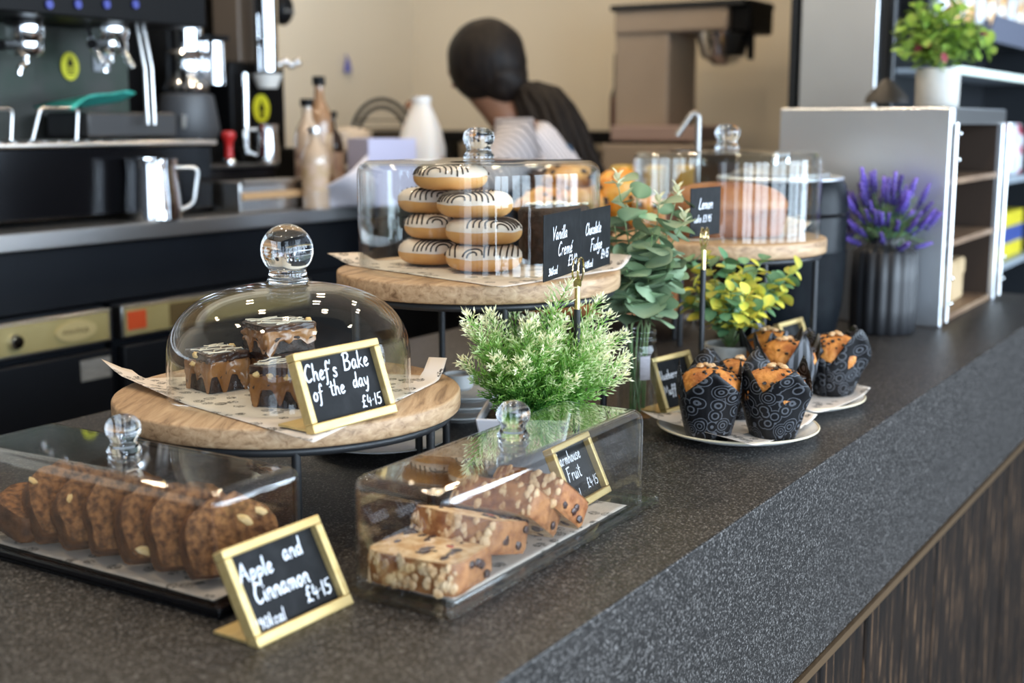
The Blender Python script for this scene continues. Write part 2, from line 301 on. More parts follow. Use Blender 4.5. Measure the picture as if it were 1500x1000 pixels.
# ------------------------------------------------------------------ handwriting (stroke letters)
G = {
 'A': (.66, [[(.0, .02), (.18, .6), (.33, 1.0)], [(.33, 1.0), (.45, .5), (.60, .0)], [(.1, .36), (.55, .40)]]),
 'B': (.62, [[(.12, 1.0), (.10, .5), (.08, .0)], [(.0, .92), (.3, 1.04), (.50, .86), (.36, .62), (.14, .55)], [(.14, .55), (.45, .5), (.56, .28), (.40, .04), (.04, .0)]]),
 'C': (.56, [[(.50, .86), (.38, .99), (.20, .86), (.06, .5), (.12, .14), (.30, .0), (.52, .14)]]),
 'F': (.55, [[(.14, 1.0), (.12, .5), (.08, -.02)], [(.05, .98), (.30, 1.0), (.56, 1.02)], [(.12, .54), (.42, .58)]]),
 'L': (.5, [[(.14, 1.0), (.1, .5), (.08, .04)], [(.08, .04), (.28, .0), (.48, .05)]]),
 'M': (.8, [[(.04, .0), (.12, .98)], [(.12, .98), (.38, .3)], [(.38, .3), (.64, 1.0)], [(.64, 1.0), (.74, .0)]]),
 'V': (.6, [[(.02, 1.0), (.2, .4), (.26, .0)], [(.26, .0), (.4, .5), (.56, 1.04)]]),
 'a': (.46, [[(.36, .46), (.2, .52), (.05, .3), (.1, .04), (.24, .06), (.36, .36)], [(.36, .48), (.35, .2), (.44, .0)]]),
 'b': (.44, [[(.08, 1.0), (.07, .5), (.08, .02)], [(.08, .3), (.24, .5), (.38, .3), (.3, .04), (.08, .04)]]),
 'c': (.38, [[(.34, .42), (.2, .52), (.06, .28), (.14, .03), (.34, .1)]]),
 'd': (.46, [[(.34, .40), (.18, .48), (.05, .24), (.14, .02), (.3, .14), (.36, .4)], [(.40, 1.0), (.37, .5), (.42, .0)]]),
 'e': (.40, [[(.06, .24), (.24, .28), (.34, .40), (.22, .52), (.08, .34), (.08, .12), (.2, .0), (.38, .1)]]),
 'f': (.36, [[(.36, .86), (.26, 1.0), (.17, .8), (.16, .3), (.12, -.26), (.02, -.34)], [(.02, .48), (.34, .52)]]),
 'g': (.44, [[(.34, .44), (.18, .5), (.06, .28), (.14, .06), (.3, .16), (.35, .44)], [(.36, .46), (.36, .0), (.3, -.32), (.12, -.38), (.04, -.24)]]),
 'h': (.44, [[(.1, 1.0), (.08, .5), (.06, .0)], [(.07, .24), (.2, .48), (.34, .42), (.35, .14), (.42, .0)]]),
 'i': (.18, [[(.08, .46), (.07, .2), (.12, .0)], [(.1, .68), (.11, .72)]]),
 'k': (.42, [[(.1, 1.0), (.08, .5), (.06, .0)], [(.36, .54), (.12, .26)], [(.12, .26), (.4, .0)]]),
 'l': (.18, [[(.1, 1.0), (.08, .5), (.08, .06), (.16, .0)]]),
 'm': (.64, [[(.06, .48), (.06, .0)], [(.06, .28), (.2, .5), (.3, .36), (.3, .0)], [(.3, .28), (.44, .5), (.54, .36), (.54, .08), (.62, .0)]]),
 'n': (.44, [[(.06, .48), (.06, .0)], [(.06, .26), (.2, .5), (.34, .4), (.34, .1), (.42, .0)]]),
 'o': (.42, [[(.2, .5), (.06, .3), (.1, .05), (.24, .0), (.36, .2), (.32, .44), (.18, .5)]]),
 'p': (.44, [[(.1, .48), (.08, .0), (.05, -.42)], [(.08, .28), (.24, .5), (.38, .34), (.3, .06), (.08, .08)]]),
 'r': (.34, [[(.07, .48), (.07, .0)], [(.07, .24), (.18, .46), (.32, .46)]]),
 's': (.34, [[(.30, .46), (.16, .52), (.08, .38), (.24, .24), (.28, .08), (.14, .0), (.02, .08)]]),
 't': (.32, [[(.16, .9), (.14, .4), (.16, .05), (.3, .04)], [(.0, .58), (.32, .62)]]),
 'u': (.44, [[(.06, .48), (.07, .12), (.2, .0), (.33, .2)], [(.34, .48), (.34, .1), (.42, .0)]]),
 'w': (.58, [[(.04, .48), (.1, .04), (.18, .02), (.28, .4)], [(.28, .4), (.34, .02), (.44, .04), (.54, .5)]]),
 'y': (.44, [[(.06, .5), (.1, .16), (.22, .1), (.34, .34)], [(.38, .52), (.32, .0), (.2, -.36), (.06, -.36)]]),
 '0': (.48, [[(.24, .84), (.08, .64), (.08, .2), (.22, .0), (.40, .2), (.40, .66), (.24, .84)]]),
 '1': (.2, [[(.1, .86), (.08, .4), (.08, .0)]]),
 '3': (.44, [[(.06, .76), (.24, .86), (.36, .68), (.16, .46)], [(.16, .46), (.40, .36), (.34, .06), (.06, .02)]]),
 '4': (.5, [[(.14, .84), (.08, .34), (.44, .36)], [(.34, .62), (.32, .0)]]),
 '5': (.46, [[(.12, .82), (.10, .48), (.34, .46), (.38, .14), (.2, .0), (.04, .06)], [(.12, .82), (.44, .86)]]),
 '6': (.44, [[(.34, .86), (.12, .5), (.08, .16), (.24, .0), (.38, .18), (.24, .38), (.1, .24)]]),
 '8': (.44, [[(.34, .74), (.2, .86), (.1, .68), (.34, .28), (.24, .0), (.08, .16), (.3, .5), (.34, .74)]]),
 '9': (.44, [[(.34, .7), (.2, .84), (.08, .64), (.2, .46), (.34, .7)], [(.35, .74), (.32, .3), (.24, .0)]]),
 '£': (.52, [[(.46, .78), (.32, .88), (.2, .64), (.2, .2), (.06, .0)], [(.06, .0), (.26, .06), (.48, .0)], [(.06, .44), (.38, .46)]]),
 '.': (.2, [[(.08, .4), (.1, .44)]]), "'": (.16, [[(.1, 1.02), (.06, .84)]]), '´': (.0, [[(-.2, .64), (-.06, .86)]]), ' ': (.34, []),
}
def smooth_path(p, k=4):
    if len(p) < 3: return p
    out = []
    for i in range(len(p) - 1):
        a = p[max(i - 1, 0)]; b = p[i]; c = p[i + 1]; d = p[min(i + 2, len(p) - 1)]
        for j in range(k):
            t = j / k; out.append(tuple(.5 * (2 * b[q] + (c[q] - a[q]) * t + (2 * a[q] - 5 * b[q] + 4 * c[q] - d[q]) * t * t + (3 * b[q] - a[q] - 3 * c[q] + d[q]) * t ** 3) for q in (0, 1)))
    return out + [p[-1]]
def write(mb, text, x, z, h, y=0.0, wd=None, slant=0.12, wx=1.0, rise=0.0):
    """flat chalk strokes in the local XZ plane facing -Y; h = capital height"""
    wd = wd or h * .055
    x0 = x
    for ch in text:
        w, st = G[ch]
        for s_ in st:
            p = smooth_path(s_); pts = [Vector((x + (a * wx + b * slant) * h, z + b * h + (x - x0) * rise)) for a, b in p]
            if len(pts) < 2: continue
            v = []; n = len(pts)
            for i, q in enumerate(pts):
                d = (pts[min(i + 1, n - 1)] - pts[max(i - 1, 0)]); d = d.normalized() if d.length else Vector((1, 0)); nn = Vector((-d.y, d.x)) * wd
                e = d * (-wd * .7 if i == 0 else wd * .7 if i == n - 1 else 0); q = q + e; kk = .6 if i in (0, n - 1) else 1
                v += [(q.x + nn.x * kk, y, q.y + nn.y * kk), (q.x - nn.x * kk, y, q.y - nn.y * kk)]
            mb.add(v, [(2 * i, 2 * i + 1, 2 * i + 3, 2 * i + 2) for i in range(n - 1)])
        x += w * wx * h + h * .07
    return x

# ------------------------------------------------------------------ room shell
def slab(name, c, d, m, parent=None, bevel=0): return MB().box(c, d).build(name, m, parent, smooth=False, bevel=bevel)
XL, XR, YF, YB = -2.6, 7.2, -3.75, 2.75
struct(slab('floor', ((XL + XR) / 2, (YF + YB) / 2, -.05), (XR - XL, YB - YF, .1), M_FLOOR))
struct(slab('ceiling', ((XL + XR) / 2, (YF + YB) / 2, CEIL + .05), (XR - XL, YB - YF, .1), M_CEIL))
struct(slab('wall_back', ((XL + 4.4) / 2, YB + .05, CEIL / 2), (4.4 - XL, .1, CEIL), M_WALL))
struct(slab('wall_end', (4.45, (YB + .95) / 2, CEIL / 2), (.1, YB - .95, CEIL), M_WALL))
wl = MB(); wl.box((XL - .05, (-.62 + YB) / 2, CEIL / 2), (.1, YB + .62, CEIL)); wl.box((XL - .05, (YF - 3.38) / 2, CEIL / 2), (.1, -3.38 - YF, CEIL)); wl.box((XL - .05, -2.0, .22), (.1, 2.76, .44)); wl.box((XL - .05, -2.0, 2.7), (.1, 2.76, .1))
struct(wl.build('wall_left', M_DARKW, smooth=False))
b = MB()
for y in (-3.38, -2.42, -2.0, -1.58, -.62): b.box((XL + .03, y, 1.55), (.1, .06, 2.2))
struct(b.build('window_6', M_BLACKM, smooth=False))  # frame bars for the unseen end glazing, added along with its lights
struct(slab('wall_right', (XR + .05, (YF + YB) / 2, CEIL / 2), (.1, YB - YF, CEIL), M_DARKW))
struct(slab('wall_back_dark', ((4.5 + XR) / 2, 1.0, CEIL / 2), (XR - 4.5, .1, CEIL), M_DARKW))
wf = MB()
wf.box(((XL + XR) / 2, YF, .22), (XR - XL, .12, .44)); wf.box(((XL + XR) / 2, YF, 2.69), (XR - XL, .12, .12))
xs = [XL] + [b for w in WIN_X for b in (w - .74, w + .74)] + [XR]
for i in range(0, len(xs), 2): wf.box(((xs[i] + xs[i + 1]) / 2, YF, 1.55), (xs[i + 1] - xs[i], .12, 2.2))
struct(wf.build('wall_front', M_DARKW, smooth=False))
for k, wx in enumerate(WIN_X):
    b = MB()
    for s in (-1, 1): b.box((wx + s * .72, YF + .02, 1.55), (.05, .1, 2.2)); b.box((wx, YF + .02, 1.55 + s * 1.08), (1.44, .1, .05))
    b.box((wx, YF + .02, 1.55), (.06, .1, 2.16))
    struct(b.build('window_%d' % (k + 1), M_BLACKM, smooth=False))
M_LAMP = mat('warm_lamp', (1, .9, .7), .5, emit=((1.0, .80, .55), DOWN_EMIT))
dl = thing('ceiling_downlight', 'small round recessed ceiling downlight with a warm lamp', 'ceiling light', (DOWN[0][0], DOWN[0][1], CEIL), 0, 'recessed ceiling downlights')
MB().lathe([(.05, -.004), (.062, -.008), (.066, -.001), (.05, -.001)], 24, close=True).build('trim_ring', M_SATIN, dl)
MB().lathe([(.0001, -.003), (.05, -.003)], 20).build('lamp', M_LAMP, dl, smooth=False)
for x, y in DOWN[1:]: dup(dl, (x, y, CEIL))

# ------------------------------------------------------------------ service counter
ct = thing('service_counter', 'long dark speckled stone cafe counter with wood clad front', 'counter', (1.9, .45, 0))
def cbox(name, x0, x1, y0, y1, z0, z1, m, bevel=0, par=ct, off=(1.9, .45)): return slab(name, ((x0 + x1) / 2 - off[0], (y0 + y1) / 2 - off[1], (z0 + z1) / 2), (x1 - x0, y1 - y0, z1 - z0), m, par, bevel)
cbox('worktop', -.6, 3.2, 0, .95, .70, .95, M_STONE, .002)
cbox('bronze_strip', -.6, 3.2, -.005, .03, .6885, .6995, M_BRONZE)
cbox('carcass', -.6, 3.2, .036, .93, .0, .687, M_CAB)
pm = MB().box((0, 0, .344), (.186, .03, .684)).mesh('board', M_PANEL, False)
for i in range(19):
    o = link('board', pm, ct, bevel=.003, bseg=1); o.location = (-.5 + i * .19 - 1.9, .018 - .45 + random.uniform(-.002, .002), random.uniform(-.0005, 0)); 

# ------------------------------------------------------------------ acrylic cake boxes
def cake_box(name, label, loc, L, Wd, Ht, along):
    t = thing(name, label, 'cake box', loc, along)
    # local x = long axis, origin at near corner of the tray
    tr = MB(); a, b = L / 2 + .012, Wd / 2 + .012
    tr.box((0, 0, .003), (2 * a, 2 * b, .005))
    for s in (-1, 1): tr.box((0, s * (b - .0015), .006), (2 * a, .003, .007)); tr.box((s * (a - .0015), 0, .006), (.003, 2 * b - .006, .007))
    tr.build('tray', M_TRAY if 'fruit' in label else M_TRAY, t, bevel=.001, bseg=1)
    a, b = L / 2, Wd / 2
    v = [(-a, -b, .006), (a, -b, .006), (a, b, .006), (-a, b, .006), (-a, -b, Ht), (a, -b, Ht), (a, b, Ht), (-a, b, Ht)]
    cv = MB().add(v, [(0, 1, 5, 4), (1, 2, 6, 5), (2, 3, 7, 6), (3, 0, 4, 7), (4, 5, 6, 7)]).build('cover', M_ACRYL, t, bevel=.011, bseg=4, solid=.0025)
    k = MB().lathe([(.0001, 0), (.0145, 0), (.016, .003), (.0135, .007), (.0115, .011), (.0125, .014), (.0158, .019), (.0165, .024), (.0148, .030), (.010, .0345), (.005, .036), (.0001, .0362)], 28).build('knob', M_KNOB, cv)
    k.location = (0, 0, Ht + .0015)
    return t
BR = cake_box('cake_box', 'clear acrylic cake box over fruit loaf slices beside the mid-counter board sign', (1.009, .156, .95), .366, .10, .103, 0.0)
BL = cake_box('cake_box', 'clear acrylic cake box over brown apple loaf slices, at the counter end', (.782, .435, .95), .334, .108, .100, PI / 2)
for ch in BL.children:
    if ch.name.startswith('tray'): ch.data.materials.clear(); ch.data.materials.append(M_BLACKG)  # clear tray coloured black, standing in for the dark shadow in it
def sheet(name, label, outline, n=(14, 14), wav=.0015, parent=None, z=0, curl=None, uvs=1.0, loc=(0, 0, 0), rz=0.0):
    """paper sheet bilinear between 4 corners; curl(u,v)->dz"""
    A, B, Cc, D = [Vector(p) for p in outline]; mb = MB(); uv = []
    for j in range(n[1] + 1):
        for i in range(n[0] + 1):
            u, v = i / n[0], j / n[1]; p = A * (1 - u) * (1 - v) + B * u * (1 - v) + Cc * u * v + D * (1 - u) * v
            dz = wav * (.6 + .8 * noise.noise(Vector((p.x * 25, p.y * 25, 3)))) + (curl(u, v) if curl else 0)
            mb.v.append((p.x, p.y, p.z + dz)); mb.t.append(0); uv.append((p.x * 4 * uvs + .3 * p.z, p.y * 4 * uvs))
    m = n[0] + 1
    for j in range(n[1]):
        for i in range(n[0]): mb.f.append((j * m + i, j * m + i + 1, (j + 1) * m + i + 1, (j + 1) * m + i)); mb.mi.append(0)
    mb.uv = uv
    o = mb.build(name, M_PAPER, solid=.0003); o.location = loc; o.rotation_euler = (0, 0, rz)
    return tag(o, label, 'paper liner')
sheet('paper_liner', 'printed paper liner under fruit loaf slices in the acrylic box', [(-.17, -.046, 0), (.15, -.046, 0), (.15, .046, 0), (-.17, .046, 0)], wav=.0008, loc=(1.009, .156, .9562))
sheet('paper_liner', 'printed paper liner under the brown loaf slices, front box', [(-.048, -.155, 0), (.048, -.155, 0), (.048, .155, 0), (-.048, .155, 0)], wav=.0008, loc=(.782, .435, .9562))

# ------------------------------------------------------------------ loaf slices
M_FCRUMB = mat('fruit_loaf_crumb', (0.56, 0.33, 0.15), .8, col2=(0.78, 0.58, 0.36), scale=90, lo=.35, hi=.6, bump=.0012, bscale=260)
M_FCRUST = mat('fruit_loaf_crust', (0.21, 0.065, 0.016), .6, col2=(0.42, 0.18, 0.06), scale=75, lo=.35, hi=.65, bump=.0015, bscale=120)
M_ALMOND = mat('almond_nibs', (0.50, 0.28, 0.12), .55, col2=(0.68, 0.48, 0.28), scale=90)
M_RAISIN = mat('raisin', (0.030, 0.014, 0.010), .35, col2=(0.06, 0.025, 0.018), scale=200, bump=.001)
M_CHERRY = mat('cherry_piece', (0.40, 0.05, 0.02), .3)
M_ACRUMB = mat('cinnamon_crumb', (0.085, 0.030, 0.009), .85, col2=(0.31, 0.135, 0.046), scale=135, detail=9, lo=.38, hi=.60, bump=.003, bscale=230)
M_ACRUST = mat('cinnamon_crust', (0.075, 0.023, 0.007), .65, col2=(0.19, 0.070, 0.022), scale=70, lo=.35, hi=.65, bump=.0014, bscale=160)
M_APPLE = mat('apple_chunk', (0.70, 0.44, 0.16), .45, col2=(0.80, 0.58, 0.28), scale=80)
def loaf_profile(w, h, n=10, jag=.0, seed=0, st=.60):
    p = [(-w / 2 * .80, .002), (-w / 2 * .4, 0), (w / 2 * .4, 0), (w / 2 * .80, .002), (w / 2 * .89, h * .07)]
    p += [(w / 2 * (.9 + .1 * t), h * st * t) for t in (.33, .66, 1)]
    for i in range(1, n):
        a = PI * i / n; p.append((w / 2 * math.cos(a) * 1.0, h * (st + (1 - st) * math.sin(a) ** (.95 if st < .7 else .55))))
    p += [(-w / 2 * (.9 + .1 * t), h * st * t) for t in (1, .66, .33)] + [(-w / 2 * .89, h * .07)]
    return [(x * (1 + jag * noise.noise(Vector((x * 60, z * 60, seed)))), z * (1 + jag * noise.noise(Vector((x * 60, z * 60, seed + 9))))) for x, z in p]
def slice_obj(label, M, w, h, t, kind, seed, group):
    rnd = random.Random(seed)
    o = thing('loaf_slice', label, 'cake slice', (0, 0, 0), 0, group); o.matrix_world = M
    pr = loaf_profile(w, h, 16, .09 if kind == 'apple' else .05, seed, .50 if kind == 'apple' else .78); n = len(pr); ns = 6
    cr = MB(); v = []; f = []
    for j in range(ns + 1):
        y = t * j / ns
        for (x, z) in pr:
            d = .0011 * noise.noise(Vector((x * 90, y * 90, z * 90 + seed))); s = 1 - (.006 if j in (0, ns) else 0) / max(w, .01) * .6
            v.append((x * s * (1 + d * 12), y, (z - h / 2) * s * (1 + d * 12) + h / 2))
    for j in range(ns):
        for i in range(n): k = (i + 1) % n; f.append((j * n + i, j * n + k, (j + 1) * n + k, (j + 1) * n + i))
    cr.add(v, f); fixn(cr.build('crust', M_FCRUST if kind == 'fruit' else M_ACRUST, o, ang=60))
    # crumb: two slightly domed, rough faces closing the slab just inside the crust rim
    cb = MB()
    for side in (0, 1):
        rings = []; K = 5
        for q in range(K + 1):
            s = 1 - q / K
            rings.append([((x * .985) * s, (t - .0002 if side else .0002) + (1 if side else -1) * (.0014 * (1 - s * s) + .0010 * noise.noise(Vector((x * s * 70, z * s * 70, seed + side)))), (z - h / 2) * .985 * s + h / 2) for x, z in pr])
        vv = [p for r_ in rings for p in r_]; ff = []
        for q in range(K):
            for i in range(n): k = (i + 1) % n; ff.append((q * n + i, q * n + k, (q + 1) * n + k, (q + 1) * n + i))
        cb.add(vv, ff)
    fixn(cb.build('crumb', M_FCRUMB if kind == 'fruit' else M_ACRUMB, o, ang=80))
    bits = MB()
    for i in range(40 if kind == 'fruit' else 4):
        side = rnd.random() < .5; x = rnd.uniform(-.42, .42) * w; z = rnd.uniform(.1, .82) * h
        bits.ball((0, 0, 0), rnd.uniform(.0025, .0052) if kind == 'fruit' else rnd.uniform(.003, .006), 7, 5, T(x, (t + .0008) if side else -.0008, z) @ rot('Y', rnd.uniform(0, 3)), (1.35, .35, .7), .4, i)
    for i in range(7 if kind == 'fruit' else 0):
        sgn = rnd.choice((-1, 1)); bits.ball((0, 0, 0), .004, 7, 5, T(sgn * w / 2 * .965, rnd.uniform(.2, .8) * t, rnd.uniform(.15, .65) * h), (.4, 1, 1.1), .4, i)
    bb = bits.build('raisins' if kind == 'fruit' else 'apple_pieces', M_RAISIN if kind == 'fruit' else M_APPLE, o)
    if kind == 'fruit':
        al = MB()
        for i in range(64):
            a = rnd.uniform(.08, .92) * PI; x = w / 2 * math.cos(a); z = h * (.78 + .22 * math.sin(a) ** .55)
            al.ball((0, 0, 0), rnd.uniform(.003, .0055), 7, 5, T(x * .985, rnd.uniform(.08, .92) * t, z - .001) @ rot('Y', PI / 2 - a) , (.9, 1.1, .42), .3, i)
        al.build('almond_nibs', M_ALMOND, o)
        ch = MB(); ch.ball((0, 0, 0), .004, 7, 5, T(w * .18, t + .0006, h * .45), (1.2, .35, .8), .3); ch.build('cherry_piece', M_CHERRY, o)
    return o
def frame_M(origin, ex, ey, ez): return Matrix(((ex[0], ey[0], ez[0], origin[0]), (ex[1], ey[1], ez[1], origin[1]), (ex[2], ey[2], ez[2], origin[2]), (0, 0, 0, 1)))
def fruit_M(bx, by, bz, phi, yaw=0.0):
    h = Vector((-math.sin(phi), 0, math.cos(phi))); nn = Vector((math.cos(phi), 0, math.sin(phi))); u = nn.cross(h) if False else Vector((0, -1, 0))
    Rz = rot('Z', yaw).to_3x3(); return frame_M((bx, by, bz), Rz @ u, Rz @ nn, Rz @ h)
GF = 'fruit loaf slices in the clear box'
slice_obj('pale fruit loaf slice lying flat nearest the camera in its box', fruit_M(.908, .155, .9585, math.radians(89), .04), .094, .078, .029, 'fruit', 1, GF)
slice_obj('fruit loaf slice tilted behind the flat one, raisins along its side', fruit_M(.968, .155, .9595, math.radians(74), -.02), .092, .080, .030, 'fruit', 2, GF)
slice_obj('fruit loaf slice leaning steeply, almond nibs on its domed top', fruit_M(1.015, .152, .9595, math.radians(57), .04), .090, .080, .029, 'fruit', 3, GF)
slice_obj('fruit loaf slice farthest back, propped near the chalkboard sign', fruit_M(1.056, .139, .9595, math.radians(54), -.12), .080, .074, .028, 'fruit', 4, GF)
GA = 'apple and cinnamon loaf slices'
LAB = ['brown apple loaf slice at the box end nearest the gold sign, broad face showing', 'brown loaf slice second from the gold sign', 'brown loaf slice third from the gold sign, pale apple chunk on its face',
       'brown loaf slice fourth from the gold sign', 'brown loaf slice fifth from the gold sign', 'brown loaf slice leaning against the one lying at the left', 'brown loaf slice lying low at the far left of the box']
for i in range(6):
    phi = math.radians([24, 27, 29, 31, 33, 37][i]); yw = [-.50, -.44, -.36, -.46, -.34, -.28][i]
    h = Vector((0, math.sin(phi), math.cos(phi))); nn = Vector((0, math.cos(phi), -math.sin(phi))); Rz = rot('Z', yw).to_3x3()
    slice_obj(LAB[i], frame_M((.772, .288 + i * .040, .9585 + .024 * math.sin(phi)), Rz @ Vector((1, 0, 0)), Rz @ nn, Rz @ h),   .084 - .003 * (i % 3), .068 + .004 * (i % 2), .027, 'apple', 20 + i, GA)
phi = math.radians(74); h = Vector((0, math.sin(phi), math.cos(phi))); nn = Vector((0, math.cos(phi), -math.sin(phi)))
slice_obj(LAB[6], frame_M((.776, .520, .9585 + .027 * math.sin(phi)), Vector((1, 0, 0)), nn, h), .082, .066, .027, 'apple', 33, GA)

# ------------------------------------------------------------------ gold framed chalkboard signs
def sign(label, x, y, z, yaw, lean, w, h, lines, fw_=.0085):
    t = thing('chalkboard_sign', label, 'sign', (x, y, z), yaw)
    M = rot('X', -lean); dep = .012
    fr = MB()
    fr.box((w / 2, dep / 2, fw_ * .55), (w, dep, fw_ * 1.1)); fr.box((w / 2, dep / 2, h - fw_ * .45), (w, dep, fw_ * .9))
    for xx in (fw_ * .45, w - fw_ * .45): fr.box((xx, dep / 2, h / 2 + fw_ * .1), (fw_ * .9, dep, h - fw_ * 2))
    up = dep * math.sin(lean)
    for i in range(len(fr.v)): fr.v[i] = tuple(M @ Vector(fr.v[i]) + Vector((0, 0, up)) ) if False else tuple(M @ Vector(fr.v[i]))
    fr.build('frame', M_GOLD, t, bevel=.0012, bseg=2)
    MB().box((w / 2, dep * .75, h / 2), (w - fw_ * 1.4, .003, h - fw_ * 1.4), M).build('chalkboard', M_SLATE, t, smooth=False)
    tx = MB()
    for ln in lines: write(tx, ln[0], ln[1], ln[2], ln[3], **(ln[4] if len(ln) > 4 else {}))
    yb = dep * .75 - .0019
    tx.v = [tuple(M @ Vector((a, yb, c))) for a, b, c in tx.v]; tx.build('lettering', M_CHALK, t, smooth=False)
    ft = MB().box((w / 2 , .026, .0012), (w * .98, .05, .0022)); ft.build('foot', M_GOLD, t, smooth=False)
    t.location.z += .0005
    return t
sign('gold framed chalkboard sign reading Apple and Cinnamon on the bare counter', .6916, .1889, .95, -.019, .4877, .1133, .0812,
     [('Apple', .013, .051, .0150), ('and', .064, .0555, .0150), ('Cinnamon', .020, .0315, .0160, dict(wx=.95)), ('£4.15', .071, .0165, .0140), ('190kcal', .0115, .0115, .0105)])
sign("gold framed chalkboard sign reading Chef's Bake of the day on the round board", .8958, .3043, 1.0622, -.0858, .3507, .1168, .0784,
     [("Chef's", .0125, .0495, .0165), ('Bake', .066, .0535, .0165), ('of', .0165, .0305, .0150), ('the', .040, .032, .0150), ('day', .072, .0345, .0150), ('£4.15', .077, .0135, .0130)])
sign('gold framed chalkboard sign reading Farmhouse Fruit behind the fruit loaf slices', 1.1035, .1395, .9585, .0487, .4296, .088, .070,
     [('Farmhouse', .0100, .0475, .0125, dict(wx=.92)), ('Fruit', .022, .0295, .0140), ('£4.15', .055, .0145, .0115), ('kcal', .020, .0095, .0095)], .007)
sign('gold framed chalkboard sign half hidden behind the front plate of muffins', 1.585, .262, .95, -.16, .36, .095, .083, [('Blueberry', .011, .050, .0125), ('Muffin', .016, .028, .0130)])
sign('gold framed chalkboard sign standing behind the rear plate of muffins', 2.0, .232, .95, -.10, .36, .090, .080, [('Lemon', .019, .046, .0125), ('Muffin', .026, .024, .0120)])

# ------------------------------------------------------------------ wooden stands
def stand(label, x, y, ztop, r, rot_, legs, wood=None, th=.021):
    H = ztop - .95
    t = thing('cake_stand', label, 'cake stand', (x, y, .95), rot_)
    e = .003
    MB().lathe([(.0001, H - th), (r - e, H - th), (r - .001, H - th + .001), (r, H - th + e), (r, H - e), (r - .001, H - .001), (r - e, H), (r * .5, H), (.0001, H)], 72).build('wooden_board', wood or M_WOOD, t, ang=50)
    rr = r - .012
    MB().tube(ring_path(rr, 64, H - th - .0052), .0050, 10, closed=True).build('support_ring', M_BLACKM, t)
    for a in legs:
        a -= rot_
        MB().tube([(rr * math.cos(a), rr * math.sin(a), .0), (rr * math.cos(a), rr * math.sin(a), H - th - .006)], .0048, 10).build('leg', M_BLACKM, t)
    return t
CX1, CY1, R1, Z1 = 1.049, .4725, .189, 1.060
CX2, CY2, R2, Z2 = 1.42, .466, .188, 1.160
CX3, CY3, R3, Z3 = 2.00, .37, .177, 1.165
CX4, CY4, R4, Z4 = 2.189, .706, .187, 1.025
M_WOOD2 = wood_mat('warm_wood', (0.16, 0.06, 0.02), (0.33, 0.14, 0.05), (0.45, 0.22, 0.09), (5, 42, 60))
stand('low round wooden stand with black metal ring carrying the domed brownies', CX1, CY1, Z1, R1, .5, [-.75, -.30, 1.2, 2.5, 3.9, -1.45])
stand('tall round wooden stand on black legs carrying the doughnuts', CX2, CY2, Z2, R2, .1, [-.78, 2.62, .9, 3.9], th=.024)
stand('tall round wooden stand on black legs carrying the covered loaf cake', CX3, CY3, Z3, R3, -.2, [-1.0, .8, 2.4, 4.0], th=.024)
stand('low reddish wooden stand behind the eucalyptus, piled with scones', CX4, CY4, Z4, R4, 0.2, [-1.6, 0, 1.6, 3.1], M_WOOD2)

# ------------------------------------------------------------------ glass domes
def solid_profile(outer, th):
    inner = []
    for i, (r, z) in enumerate(outer):
        a = outer[max(i - 1, 0)]; b = outer[min(i + 1, len(outer) - 1)]; d = Vector((b[0] - a[0], b[1] - a[1])).normalized(); nx, nz = d.y, -d.x
        inner.append((max(r - nx * th, .0001), z - nz * th))
    return outer + inner[::-1]
def dome(name, label, loc, outer, knob, th=.003):
    t = thing(name, label, 'glass dome', loc)
    pr = solid_profile(outer, th)
    MB().lathe(pr, 96, close=False).add([], []).build('bell', M_GLASS, t, ang=60)
    MB().lathe(knob, 36).build('knob', M_KNOB, t, ang=60)
    return t
# domed bell over the brownies
r, H = .1315, .117
o1 = [(r + .002, 0), (r + .0005, .004), (r, .012), (r, .034)] + [(r * math.cos(a) ** .77, .030 + (H - .030) * math.sin(a) ** .77) for a in [PI / 2 * k / 20 for k in range(1, 20)]] + [(.010, H), (.0001, H)]
kz = H
k1 = [(.0001, kz), (.021, kz), (.023, kz + .003), (.021, kz + .007), (.0205, kz + .011)] + [(.0285 * math.sin(a), kz + .036 - .0285 * math.cos(a)) for a in [PI * (.24 + .76 * k / 12) for k in range(12)]] + [(.0001, kz + .0645)]
dome('glass_dome', 'rounded clear glass dome with ball knob covering the brownies', (1.040, .462, Z1 + .0022), o1, k1)
def drum(rad, H, cr=.016):
    return [(rad, 0), (rad, .01), (rad, H - cr)] + [(rad - cr + cr * math.cos(a), H - cr + cr * math.sin(a)) for a in [PI / 2 * k / 6 for k in range(1, 7)]] + [(rad * .5, H + .002), (.0001, H + .002)]
def knob2(H, s=1.0): return [(.0001, H), (.020 * s, H), (.0205 * s, H + .004), (.0165 * s, H + .009), (.0160 * s, H + .013), (.0195 * s, H + .020), (.0210 * s, H + .027), (.0190 * s, H + .034), (.0130 * s, H + .039), (.006 * s, H + .0405), (.0001, H + .041)]
dome('glass_dome', 'straight sided clear glass drum cover over the doughnuts', (1.424, .468, Z2 + .0022), drum(.160, .139), knob2(.142))
dome('glass_dome', 'straight sided clear glass drum cover over the loaf cake, farther along', (1.985, .352, Z3 + .0022), drum(.153, .138), knob2(.141))

